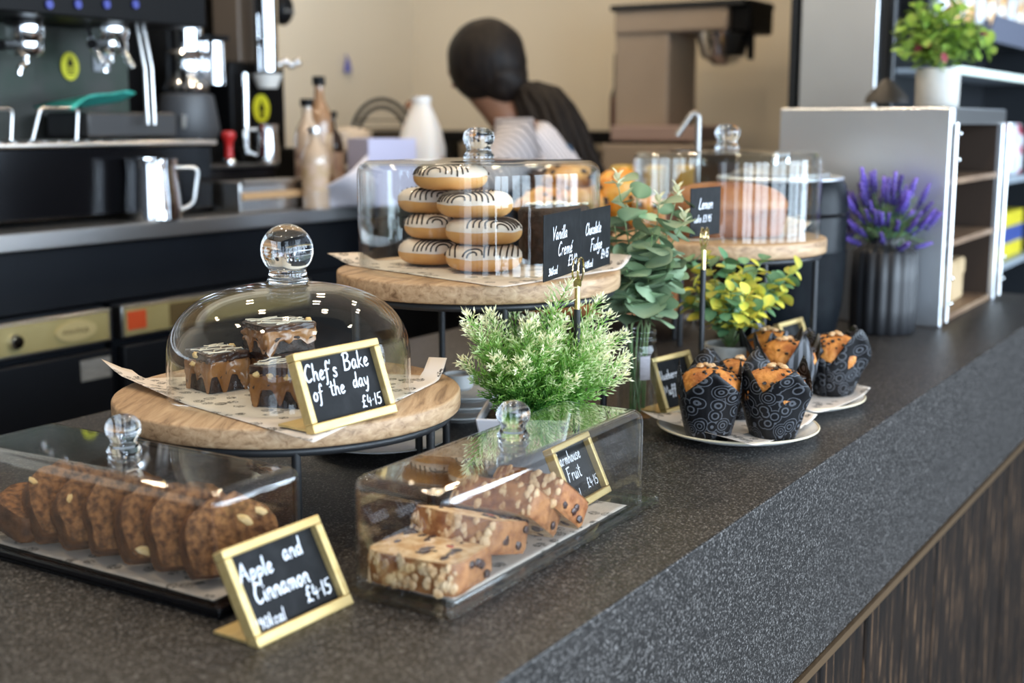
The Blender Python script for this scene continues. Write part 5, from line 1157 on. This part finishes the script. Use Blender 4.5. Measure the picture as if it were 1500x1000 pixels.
# ---- coffee grinders
def grinder(label, px, dy, kind):
    b = by(px, 290 if kind else 288, dy); t = thing('coffee_grinder', label, 'coffee grinder', (b.x, b.y, ZB + .0005))
    s = (b - CAM).length / 2.9
    def zz_(py): return by(px, py, dy).z - ZB
    def dx(w): return w / FPX * (b - CAM).dot(FW)
    if kind == 0:
        MB().box((0, .03, .08), (dx(105), .16, .16)).build('grinder_body', M_BLACKP, t, bevel=.01)
        MB().lathe([(.0001, zz_(205)), (dx(40), zz_(205)), (dx(46), zz_(190)), (dx(38), zz_(140)), (dx(26), zz_(134)), (.0001, zz_(134))], 32).build('motor_housing', mat('grey_plastic', (.07, .075, .085), .4), t)
        MB().lathe([(.0001, zz_(133)), (dx(34), zz_(133)), (dx(35), zz_(128)), (dx(29), zz_(118)), (dx(28), zz_(85)), (dx(30), zz_(80)), (dx(26), zz_(75)), (dx(26), zz_(12)), (.0001, zz_(10))], 40).build('chrome_hopper', M_CHROME, t)
        MB().lathe([(.0001, zz_(124)), (dx(16), zz_(124)), (dx(15), zz_(62)), (.0001, zz_(60))], 28, T(dx(30), -.05, 0)).build('dosing_cup', M_CHROME, t)
        MB().box((dx(30), -.05, zz_(56)), (dx(38), .05, .012)).build('dosing_lid', M_BLACKP, t)
        MB().box((-dx(30), -.055, zz_(178)), (dx(20), .002, dx(18))).build('paper_label', M_LABEL, t)
    else:
        MB().box((0, .05, .07), (dx(120), .18, .14)).build('grinder_base', M_BLACKP, t, bevel=.008)
        MB().box((-dx(4), .06, zz_(170)), (dx(112), .13, zz_(92) - zz_(248))).build('grinder_body', M_BLACKP, t, bevel=.008)
        MB().box((dx(8), .07, zz_(30)), (dx(70), .10, zz_(-40) - zz_(100))).build('hopper_back', mat('brown_hopper', (.12, .095, .075), .4), t, bevel=.006)
        MB().lathe([(.0001, zz_(106)), (dx(17), zz_(106)), (dx(17), zz_(-40)), (.0001, zz_(-40))], 32, T(-dx(16), -.06, 0)).build('chrome_tube', M_CHROME, t)
        MB().lathe([(.0001, zz_(130)), (dx(14), zz_(130)), (dx(22), zz_(110)), (.0001, zz_(110))], 28, T(-dx(8), -.045, 0)).build('spout', M_WHITE, t)
        MB().ball((dx(36), -.03, zz_(12)), dx(19), 20, 14, None, (1, .8, 1.25)).build('hopper_knob', M_BLACKP, t)
        q = MB(); squiggle(q, dx(24), dx(48), -.06, zz_(16), dx(8), 4); q.build('knob_print', M_LABEL, t)
        MB().tube([(-dx(52), -.04, zz_(225)), (-dx(50), -.04, zz_(110))], dx(4.5), 10).build('guide_rod', M_CHROME, t)
        b2 = MB()
        for k in range(5): b2.ball((dx(14 + k * 13), -.03, zz_(90 + (k % 2) * 4)), dx(6.5), 12, 8)
        b2.build('chrome_studs', M_CHROME, t)
        st_ = MB().lathe([(.0001, 0), (1, 0), (1, .002), (.0001, .002)], 40, T(-dx(2), -.008, zz_(159)) @ rot('X', PI / 2) @ Matrix.Diagonal((dx(17), dx(20), 1, 1))).build('warning_sticker', MATS['yellow_sticker'], t, smooth=False)
        MB().add([(-dx(10), -.0105, zz_(163)), (dx(6), -.0105, zz_(163)), (-dx(2), -.0105, zz_(146))], [(0, 1, 2)]).box((-dx(2), -.0105, zz_(169)), (dx(9), .0008, dx(9))).build('sticker_print', M_BLACKP, st_, smooth=False)
    return t
grinder('black coffee grinder with a tall chrome hopper beside the machine', 280, .48, 0)
grinder('black coffee grinder with a yellow sticker and chrome tube', 385, .42, 1)

def jug(label, px, py_base, py_top, wpx, dy):
    b = by(px, py_base, dy); d = (b - CAM).dot(FW); r = wpx / 2 / FPX * d; h = (py_base - py_top) / FPX * d
    t = thing('milk_jug', label, 'jug', (b.x, b.y, ZB + .0005), -.6, 'steel milk jugs on the back bar')
    MB().lathe(solid_profile([(.0001, 0), (r * .96, 0), (r, .003), (r * 1.0, h * .3), (r * .90, h * .8), (r * .93, h)][1:], .0015), 48, close=True).build('jug_body', M_CHROME, t)
    MB().lathe([(.0001, .001), (r * .96, .001)], 32).build('jug_base', M_CHROME, t, smooth=False)
    MB().tube(fillet([(r * .9, 0, h * .85), (r * 1.65, 0, h * .85), (r * 1.45, 0, h * .25), (r * .98, 0, h * .15)], .018), .0048, 10).build('handle', M_SATIN, t)
    return t
jug('large polished steel milk jug at the back bar edge', 225, 314, 226, 82, .05)
k0 = PY(272, 290, 1.78); k1 = PY(408, 290, 1.78)
kt = thing('tamping_station', 'black tamping station with a raised mat edge on the back bar', 'tamping station', (k0.x, 1.78, ZB + .0005))
MB().box(((k1.x - k0.x) / 2, .065, .050), (k1.x - k0.x, .12, .100)).build('station_body', M_BLACKG, kt, bevel=.005)
MB().box(((k1.x - k0.x) / 2, .065, .104), (k1.x - k0.x + .01, .135, .007)).build('station_mat', M_BLACKM, kt, bevel=.003)
tq2 = PY(336, 237, 1.845)
tm = thing('coffee_tamper', 'coffee tamper with a red handle standing on the tamping station', 'tamper', (tq2.x, tq2.y, ZB + .1082))
MB().lathe([(.0001, 0), (.017, 0), (.017, .010), (.010, .015), (.0001, .016)], 28).build('tamper_base', M_CHROME, tm)
MB().lathe([(.0001, .016), (.011, .016), (.010, .040), (.011, .055), (.018, .068), (.017, .078), (.010, .082), (.0001, .082)], 28).build('handle', mat('red_handle', (.42, .012, .012), .35), tm)
d2 = PY(393, 245, 1.845)
j2 = thing('milk_jug', 'slim bright steel jug standing on the tamping station', 'jug', (d2.x, d2.y, ZB + .1082), 2.6, 'steel milk jugs on the back bar')
MB().lathe(solid_profile([(.026, 0), (.030, .003), (.031, .03), (.027, .075), (.029, .098)], .0015), 40, close=True).build('jug_body', M_CHROME, j2)
MB().lathe([(.0001, .001), (.026, .001)], 24).build('jug_base', M_CHROME, j2, smooth=False)
MB().tube(fillet([(.026, 0, .085), (.062, 0, .085), (.056, 0, .03), (.03, 0, .02)], .014), .004, 8).build('handle', M_SATIN, j2)
dq = by(352, 300, .03); dq1 = by(458, 300, .03)
kn = thing('knock_box', 'steel knock out drawer with a wooden front strip on the back bar', 'drawer box', (dq.x, dq.y, ZB + .0005))
w = dq1.x - dq.x
MB().box((w / 2, .045, .036), (w, .09, .072)).build('drawer_body', M_SATIN, kn, bevel=.004)
MB().box((w / 2, -.004, .038), (w - .004, .008, .018)).build('wooden_strip', mat('light_wood', (.52, .33, .17), .5), kn, bevel=.002)
MB().tube([(.004, -.004, .070), (w - .004, -.004, .070)], .007, 10).build('top_rail', M_SATIN, kn)

# syrup bottles
def bottle(label, px, d, h, r, cap, body):
    q = PD(px, 250, d); t = thing('syrup_bottle', label, 'bottle', (q.x, q.y, ZB + .0005), 0, 'syrup bottles on the back bar')
    MB().lathe([(.0001, 0), (r, 0), (r, h * .62), (r * .85, h * .72), (r * .4, h * .82), (r * .36, h * .93), (.0001, h * .93)], 28).build('bottle_body', body, t)
    MB().lathe([(.0001, h * .93), (r * .5, h * .93), (r * .5, h), (.0001, h)], 18).build('cap', cap, t)
    MB().lathe([(r * 1.01, h * .22), (r * 1.01, h * .55)], 28).build('label', mat('label_%d' % px, random.choice([(.45, .28, .22), (.5, .36, .2), (.3, .2, .16)]), .5, col2=(.6, .45, .35), scale=30), t)
    return t
Mgl = mat('amber_syrup', (.30, .17, .09), .12, coat=.6); Mg2 = mat('pale_syrup', (.50, .38, .28), .12, coat=.6); Mdk = mat('dark_syrup', (.04, .025, .02), .12)
for lab, px, d, h, c_, b_m in [('syrup bottle with a black cap beside the grinder', 452, 3.30, .27, M_BLACKP, Mg2), ('tall syrup bottle with a black cap against the cream wall', 470, 3.42, .33, M_BLACKP, Mgl), ('dark syrup bottle at the end of the bottle row', 486, 3.50, .24, M_BLACKP, Mdk), ('short syrup bottle in front of the bottle row', 462, 3.18, .20, M_SATIN, Mg2)]:
    bottle(lab, px, d, h, .034, c_, b_m)
M_LILAC = mat('lilac_card', (.48, .48, .66), .7, col2=(.52, .52, .70), scale=6); M_PAPERW = mat('pale_paper', (.58, .56, .62), .8, col2=(.62, .60, .66), scale=20)
lq = PD(560, 290, 3.35)
lx = thing('lilac_box', 'pale lilac open box on the back bar behind the doughnuts', 'box', (lq.x, lq.y, ZB + .0005), -.45)
for (c, d) in (((0, -.06, .085), (.135, .004, .17)), ((0, .06, .085), (.135, .004, .17)), ((-.066, 0, .085), (.004, .116, .17)), ((.066, 0, .085), (.004, .116, .17))): MB().box(c, d).build('box_side', M_LILAC, lx, smooth=False)
MB().box((0, 0, .002), (.128, .116, .004)).build('box_bottom', M_LILAC, lx, smooth=False)
wq = PD(505, 268, 3.2)
pb = MB(); nb_ = 10
for j in range(nb_ + 1):
    for i in range(nb_ + 1):
        u, v_ = i / nb_, j / nb_; pb.v.append((-.07 + .14 * u, .03 * math.sin(u * 4 + v_ * 3), v_ * .13 * (.35 + .65 * u))); pb.t.append(0)
for j in range(nb_):
    for i in range(nb_): pb.f.append((j * 11 + i, j * 11 + i + 1, j * 11 + 12 + i, j * 11 + 11 + i)); pb.mi.append(0)
o = pb.build('paper_bag', M_PAPERW, solid=.004); o.location = (wq.x, wq.y, ZB + .001); o.rotation_euler = (0, 0, -.5); tag(o, 'crumpled pale paper bag leaning beside the lilac box', 'paper bag')
tw = PD(515, 225, 3.6); o = MB().ball((0, 0, .05), .075, 20, 12, None, (1.3, .7, .7), .35, 3).build('folded_towel', mat('cream_towel', (.52, .44, .36), .9, col2=(.58, .5, .42), scale=60, bump=.002)); o.location = (tw.x, tw.y, tw.z - .03); tag(o, 'cream folded towel heaped behind the paper bag', 'towel')
tws = thing('storage_tin', 'dull metal storage tin holding up the cream towel', 'tin', (tw.x, tw.y, ZB + .0005)); MB().lathe([(.0001, 0), (.07, 0), (.07, tw.z - .04 - ZB), (.0001, tw.z - .04 - ZB)], 32).build('tin_body', M_SATIN, tws); MB().tube(ring_path(.0705, 40, .02), .003, 6, closed=True).build('tin_seam', M_SATIN, tws)
# milk bottle
mq = PD(618, 250, 3.40); 
mk = thing('milk_bottle', 'large translucent white plastic milk bottle with a handle', 'milk bottle', (mq.x, mq.y, ZB + .0005), .3)
M_MILK = mat('milk_plastic', (.66, .62, .58), .45, col2=(.70, .66, .62), scale=5, sss=.2)
hb = PD(618, 142, 3.40).z - ZB
v = []; prof = [(.055, 0), (.058, .01), (.058, hb * .52), (.050, hb * .68), (.034, hb * .84), (.024, hb * .92), (.024, hb * .95)]
mbk = MB(); n = 40; m = len(prof)
for i in range(n):
    t_ = 2 * PI * i / n; cx = math.copysign(abs(math.cos(t_)) ** .55, math.cos(t_)); cy = math.copysign(abs(math.sin(t_)) ** .55, math.sin(t_))
    for j, (s, z) in enumerate(prof): k = 0 if j < 3 else (j - 2) / 4; v.append((s * (cx * (1 - k) + math.cos(t_) * k), s * (cy * (1 - k) + math.sin(t_) * k), z))
mbk.add(v, [(i * m + j, ((i + 1) % n) * m + j, ((i + 1) % n) * m + j + 1, i * m + j + 1) for i in range(n) for j in range(m - 1)]).build('bottle_body', M_MILK, mk, ang=60)
MB().tube(fillet([(.028, 0, hb * .86), (.066, 0, hb * .76), (.066, 0, hb * .48), (.05, 0, hb * .44)], .02), .011, 10).build('handle', M_MILK, mk)
MB().lathe([(.0001, hb * .95), (.026, hb * .95), (.026, hb), (.0001, hb)], 24).build('cap', mat('white_cap', (.7, .68, .66), .4), mk)

# wire basket with arched handle
wb = PD(560, 205, 4.2)
bk = thing('wire_basket', 'round dark wire basket with arched hoops near the cream wall', 'basket', (wb.x, wb.y, ZB + .0005), YAW - PI / 2)
bt_ = PD(560, 146, 4.2).z - ZB
for rr_, nm in ((.098, 'outer_hoop'), (.078, 'inner_hoop')): MB().tube([(rr_, 0, .01)] + [(rr_ * math.cos(a), 0, bt_ - .12 + .12 * (rr_ / .098) * math.sin(a)) for a in [PI * k / 20 for k in range(21)]] + [(-rr_, 0, .01)], .007, 8).build(nm, M_BLACKM, bk)
for k in range(7): z = .06 + k * (bt_ - .10) / 7; MB().tube([(-.095, .012, z), (.095, .012, z)], .003, 6).build('basket_wire', mat('basket_cane', (.20, .15, .09), .6) if k == 0 else MATS['basket_cane'], bk)
MB().box((0, .01, .006), (.22, .06, .012)).build('basket_base', M_BLACKM, bk)

# end counter along the cream end wall
eq = PX(850, 192, 4.05)
et = thing('end_worktop', 'dark topped high table along the end wall', 'table', (4.1, 2.0, 0))
slab('table_top', (0, 0, eq.z - .02), (.5, 1.1, .04), M_BLACKP, et, .003)
for (a, b) in ((-.2, -.5), (.2, -.5), (-.2, .5), (.2, .5)): slab('leg', (a, b, (eq.z - .04) / 2), (.05, .05, eq.z - .04), M_BLACKM, et)
slab('lower_shelf', (0, 0, .86), (.44, .96, .03), mat('shelf_brown', (.06, .045, .035), .6), et)
ez = eq.z
kq_ = PX(818, 180, 4.02); kp = thing('paper_bag', 'brown kraft paper bag standing on the dark high table', 'paper bag', (4.05, kq_.y, ez + .0005), .3)
MB().add([(-.07, -.04, 0), (.07, -.04, 0), (.07, .04, 0), (-.07, .04, 0), (-.06, -.012, .11), (.045, -.012, .12), (.045, .012, .12), (-.06, .012, .11)], [(3, 2, 1, 0), (0, 1, 5, 4), (1, 2, 6, 5), (2, 3, 7, 6), (3, 0, 4, 7), (4, 5, 6, 7)]).build('bag_body', mat('kraft', (.40, .24, .11), .7, col2=(.45, .28, .14), scale=8), kp, bevel=.004)
MB().box((0, 0, .118), (.09, .026, .012), rot('Y', -.09)).build('bag_fold', MATS['kraft'], kp)
bq = PX(903, 178, 4.05); bt = thing('tall_bottle', 'tall dark bottle with a maroon label on the high table', 'bottle', (4.08, bq.y, ez + .0005))
MB().lathe([(.0001, 0), (.035, 0), (.036, .12), (.032, .135), (.026, .15), (.025, .265), (.0001, .265)], 28).build('bottle_body', mat('dark_glass', (.05, .05, .048), .2), bt)
MB().lathe([(.0366, .005), (.0366, .118)], 28).build('label', mat('maroon', (.07, .012, .010), .6), bt)

# planetary mixer
xq = PX(930, 200, 4.0)
m0 = PX(925, 200, 3.95); m1 = PX(1112, 200, 3.95)
mx_ = thing('food_mixer', 'large beige brown food mixer with overhanging head and steel bowl', 'mixer', (3.95, (m0.y + m1.y) / 2, .86))
def mz(py): return PX(1010, py, 3.95).z - .86
def my(px): return PX(px, 120, 3.95).y - (m0.y + m1.y) / 2
MT = mat('mixer_taupe', (.30, .235, .18), .45, col2=(.33, .26, .20), scale=4)
MB().box((0, (my(922) + my(1000)) / 2, (mz(185) + mz(46)) / 2), (.22, abs(my(922) - my(1000)), mz(46) - mz(185))).build('mixer_column', MT, mx_, bevel=.008)
MB().box((0, (my(922) + my(1085)) / 2, (mz(50) + mz(16)) / 2), (.24, abs(my(922) - my(1085)), mz(14) - mz(50))).build('mixer_head', MT, mx_, bevel=.01)
MB().box((0, (my(918) + my(1110)) / 2, mz(12)), (.26, abs(my(918) - my(1110)), .02)).build('head_cover', M_BLACKM, mx_, bevel=.004)
MB().box((0, (my(1084) + my(1114)) / 2, mz(30)), (.2, abs(my(1084) - my(1114)), mz(8) - mz(55))).build('control_nose', M_BLACKP, mx_, bevel=.01)
MB().box((-.04, my(1105), mz(70)), (.02, .02, .09)).build('bowl_lever', M_BLACKP, mx_, bevel=.004)
MB().lathe([(.0001, mz(98)), (.03, mz(97)), (.07, mz(85)), (.085, mz(60)), (.088, mz(50)), (.084, mz(50)), (.08, mz(62))], 36, T(-.02, my(1062), 0)).build('mixing_bowl', M_CHROME, mx_)
MB().box((0, (my(925) + my(1050)) / 2, mz(195)), (.30, abs(my(925) - my(1050)) , .05)).build('mixer_foot', mat('pinkish_plastic', (.34, .24, .21), .5), mx_, bevel=.006)
MB().box((0, my(985), mz(280)), (.34, .34, mz(202) - mz(340))).build('mixer_base', MT, mx_, bevel=.006)
slab_e = thing('mixer_stand', 'dark stand under the food mixer by the end wall', 'stand', (3.95, (m0.y + m1.y) / 2, 0)); slab('stand_top', (0, 0, .84), (.4, .5, .03), M_BLACKM, slab_e)
for (a, b) in ((-.17, -.22), (.17, -.22), (-.17, .22), (.17, .22)): slab('leg', (a, b, .41), (.03, .03, .825), M_BLACKM, slab_e)
# yellow packets behind loaf cake cover
yq = PD(945, 258, 3.1); yt = thing('snack_basket', 'low brown basket carrying yellow packets behind the loaf cake cover', 'basket', (yq.x, yq.y, .95), YAW - PI / 2)
zb_ = PD(945, 285, 3.1).z - .95
MB().box((.02, 0, zb_ / 2), (.22, .14, zb_)).build('basket_body', mat('basket_brown', (.12, .07, .04), .6), yt, bevel=.005); MB().tube([(-.09, -.07, zb_), (.13, -.07, zb_)], .006, 8).build('basket_rim', MATS['basket_brown'], yt)
for k in range(3):
    o = MB().box((0, 0, .035), (.07, .05, .07)).build('snack_packet', mat('packet_yellow', (.55, .33, .05), .4, col2=(.62, .42, .1), scale=12) if k == 0 else MATS['packet_yellow'], bevel=.01, bseg=2)
    o.location = Vector((yq.x, yq.y, .95 + zb_ + .0005)) + Vector((math.sin(YAW), -math.cos(YAW), 0)) * (-.05 + .075 * k); o.rotation_euler = (0, 0, .3 * k); tag(o, ['leftmost yellow snack packet on the low wooden basket', 'middle yellow snack packet on the low wooden basket', 'rightmost yellow snack packet on the low wooden basket'][k], 'packet', 'yellow snack packets in the basket')
# wall hook mark (blue dispenser)
hq = PY(509, 98, YB - .01)
hd = thing('wall_dispenser', 'small blue plastic hook hanging on the cream wall', 'hook', (hq.x, YB, hq.z)); MB().lathe([(.0001, 0), (.022, 0), (.016, .03), (.008, .05), (.0001, .052)], 20, T(0, -.012, -.02) @ Matrix.Diagonal((1, .5, 1, 1))).build('hook_body', mat('blue_plastic', (.12, .13, .42), .5), hd); MB().tube([(0, -.012, .03), (0, -.002, .045)], .004, 8).build('hook_pin', MATS['blue_plastic'], hd)

# ------------------------------------------------------------------ person at the back bar
M_SKIN = mat('skin', (.20, .095, .055), .5, sss=.1); M_HAIR = mat('dark_hair', (.006, .004, .0035), .55, spec=.2, col2=(.012, .008, .006), scale=90, stretch=(1, 1, .1), bump=.002)
def skin_obj(name, pts, edges, rad, m, parent, root_i=0, sub=2):
    me = bpy.data.meshes.new(name); me.from_pydata(pts, edges, []); me.materials.append(m); o = bpy.data.objects.new(name, me); COL.objects.link(o); o.parent = parent
    o.modifiers.new('skin', 'SKIN').use_smooth_shade = True
    if not me.skin_vertices:
        bm = bmesh.new(); bm.from_mesh(me); bm.verts.layers.skin.verify(); bm.to_mesh(me); bm.free()
    for i, r_ in enumerate(rad):
        sv = me.skin_vertices[0].data[i]; sv.radius = r_ if isinstance(r_, tuple) else (r_, r_); sv.use_root = (i == root_i)
    q = o.modifiers.new('sub', 'SUBSURF'); q.levels = q.render_levels = sub
    return o
hc = PD(692, 106, 3.5)
pe_yaw = .17
Rp = rot('Z', pe_yaw).to_3x3(); off = Rp @ Vector((0, .20, 0))
per = thing('person', 'person with dark ponytail in a striped white shirt, back turned, leaning at the back bar', 'person', (hc.x - off.x, hc.y - off.y, 0), pe_yaw)
zh = hc.z
pts = []; ed = []; rad = []
def pt(p, r_, par=None): pts.append(p); rad.append(r_); i = len(pts) - 1; (ed.append((par, i)) if par is not None else None); return i
pel = pt((0, -.16, .93), (.15, .11)); sp = pt((0, -.12, 1.10), (.125, .095), pel); chs = pt((0, -.02, zh - .24), (.14, .10), sp); nb = pt((0, .07, zh - .155), (.06, .06), chs); nk = pt((0, .13, zh - .085), (.05, .05), nb)
hd0 = pt((0, .165, zh - .03), (.062, .080), nk); hd1 = pt((0, .175, zh + .05), (.078, .095), hd0); hd2 = pt((0, .17, zh + .10), (.045, .055), hd1)
for s in (-1, 1):
    hip = pt((s * .09, -.15, .86), (.085, .085), pel); kn_ = pt((s * .10, -.08, .48), (.058, .058), hip); an = pt((s * .10, -.14, .09), (.038, .038), kn_); to = pt((s * .11, .03, .035), (.036, .028), an)
    sh = pt((s * .15, .0, zh - .19), (.058, .055), chs)
    if s < 0: el = pt((-.23, .12, zh - .36), (.043, .043), sh); wr = pt((-.16, .27, zh - .20), (.028, .028), el); ha = pt((-.125, .30, zh - .145), (.030, .018), wr); fd = Vector((.05, .25, .8))
    else: el = pt((.26, .16, zh - .38), (.043, .043), sh); wr = pt((.20, .38, zh - .30), (.028, .028), el); ha = pt((.185, .44, zh - .285), (.030, .018), wr); fd = Vector((-.1, .9, -.1))
    fd.normalize(); base = Vector(pts[ha]); sd_ = fd.cross(Vector((0, 0, 1))).normalized() if abs(fd.z) < .9 else Vector((1, 0, 0))
    cu = Vector((0, .5, -.4)) if s < 0 else Vector((0, 0, -1))
    for k in range(4):
        ln = (.060, .070, .066, .052)[k]; st_ = base + sd_ * (.020 * (k - 1.5)) + fd * .022
        a = pt(tuple(st_), (.010, .010), ha); b = pt(tuple(st_ + fd * ln * .5), (.009, .009), a); pt(tuple(st_ + fd * ln * .8 + cu * ln * .3), (.007, .007), b)
    a = pt(tuple(base - sd_ * .030 * s + fd * .002), (.011, .011), ha); pt(tuple(base - sd_ * .045 * s + fd * .03), (.009, .009), a)
skin_obj('body', pts, ed, rad, M_SKIN, per)
def facep(name, mb, m): return mb.build(name, m, per)
fz = zh + .01
mat('eye_white', (.6, .58, .55), .2)
for s in (-1, 1): facep('eye', MB().ball((s * .030, .240, fz + .022), .009, 10, 8), MATS['eye_white']); facep('ear', MB().ball((s * .078, .185, fz - .01), .018, 10, 8, None, (.4, .8, 1.2)), M_SKIN)
facep('nose', MB().ball((0, .258, fz - .005), .014, 10, 8, None, (.8, 1.1, 1.4)), M_SKIN); facep('mouth', MB().ball((0, .250, fz - .045), .02, 10, 8, None, (1.1, .5, .35)), mat('lips', (.25, .08, .07), .5))
hr = MB(); hr.ball((0, .156, zh + .030), .106, 32, 22, None, (.96, 1.03, 1.08), .04, 2)
hr.ball((0, .105, zh - .02), .078, 24, 16, None, (1.0, .8, .9), .1, 4)
hair = hr.build('hair', M_HAIR, per, ang=80)
pt_ = MB()
base_p = Vector((.03, .06, zh - .045)); rp = random.Random(2)
for k in range(72):
    a = k * 2.4; q = math.sqrt(k / 72); o1_ = Vector((.036 * q * math.cos(a), .036 * q * math.sin(a), 0)); path = []
    for i in range(9):
        s = i / 8; path.append(base_p + Vector((-.03 * s, -.20 * s ** .8, -.38 * s ** 1.1 + .035 * math.sin(min(1, s * 2) * PI))) + o1_ * (1.0 + 2.1 * s ** .6) + Vector((rp.uniform(-.004, .004), 0, .004 * math.sin(s * 12 + k))))
    pt_.tube(path, [.021 * (1 - .45 * i / 8) for i in range(9)], 6)
pt_.build('ponytail', M_HAIR, hair, ang=80)
M_SHIRT = mat('striped_shirt', (.62, .58, .60), .8); n_, l_ = N(M_SHIRT); wv = n_.new('ShaderNodeTexWave'); wv.inputs['Scale'].default_value = 24; wv.inputs['Distortion'].default_value = .4; tcx = n_.new('ShaderNodeTexCoord'); mpx = n_.new('ShaderNodeMapping'); mpx.inputs['Rotation'].default_value = (.2, .5, .5)
rmp = n_.new('ShaderNodeValToRGB'); rmp.color_ramp.elements[0].color = (.16, .15, .18, 1); rmp.color_ramp.elements[1].color = (.66, .62, .64, 1); rmp.color_ramp.elements[0].position = .05; rmp.color_ramp.elements[1].position = .3
l_.new(tcx.outputs['Object'], mpx.inputs[0]); l_.new(mpx.outputs[0], wv.inputs['Vector']); l_.new(wv.outputs['Fac'], rmp.inputs[0]); l_.new(rmp.outputs[0], n_['Principled BSDF'].inputs['Base Color'])
pts = []; ed = []; rad = []
a0 = pt((0, -.16, .95), (.165, .125)); a1 = pt((0, -.12, 1.10), (.14, .11), a0); a2 = pt((0, -.02, zh - .24), (.155, .115), a1); a3 = pt((0, .045, zh - .165), (.075, .07), a2)
for s in (-1, 1):
    b1 = pt((s * .15, .0, zh - .19), (.074, .070), a2); e_ = (-.23, .12, zh - .36) if s < 0 else (.26, .16, zh - .38); pt(tuple(Vector((s * .15, 0, zh - .19)).lerp(Vector(e_), .75)), (.060, .060), b1)
skin_obj('shirt', pts, ed, rad, M_SHIRT, per)
pts = []; ed = []; rad = []
a0 = pt((0, -.16, .93), (.168, .128))
for s in (-1, 1): h_ = pt((s * .09, -.15, .84), (.098, .098), a0); k_ = pt((s * .10, -.08, .48), (.075, .075), h_); pt((s * .10, -.14, .12), (.06, .06), k_)
skin_obj('trousers', pts, ed, rad, M_DARKW, per)
ap = MB(); nA = 8; va_ = []
for j in range(9):
    z = .75 + (zh - .26 - .75) * j / 8
    for i in range(9): u = i / 8 - .5; w_ = .30 - .10 * j / 8; va_.append((u * w_ * 1.3, .085 + .05 * (j / 8) - .5 * u * u + (.02 if j < 4 else .03), z))
ap.add(va_, [(j * 9 + i, j * 9 + i + 1, j * 9 + 10 + i, j * 9 + 9 + i) for j in range(8) for i in range(8)]).build('apron', mat('blue_apron', (.03, .08, .15), .8), per, solid=.006)
MB().tube([(-.085, .09, zh - .27), (-.11, .02, zh - .16), (-.06, -.10, zh - .20), (-.02, -.14, zh - .32)], .010, 8).build('apron_strap', MATS['blue_apron'], per)
for s in (-1, 1):
    MB().ball((s * .105, -.05, .045), .05, 18, 12, None, (.95, 2.3, .86)).build('shoe', M_BLACKP, per)

for o in COL.objects:                                   # crumbs, nibs and strokes too small to pick apart singly
    if o.parent and o.name.split('.')[0] in ('drip_grille', 'raisins', 'almond_nibs', 'apple_pieces', 'chocolate_chips', 'nut_pieces', 'white_flakes', 'white_drizzle', 'fruit_pieces', 'fudge_pieces', 'chocolate_stripes', 'rail_screws', 'chrome_studs', 'lettering', 'sticker_print'):
        o['kind'] = 'stuff'
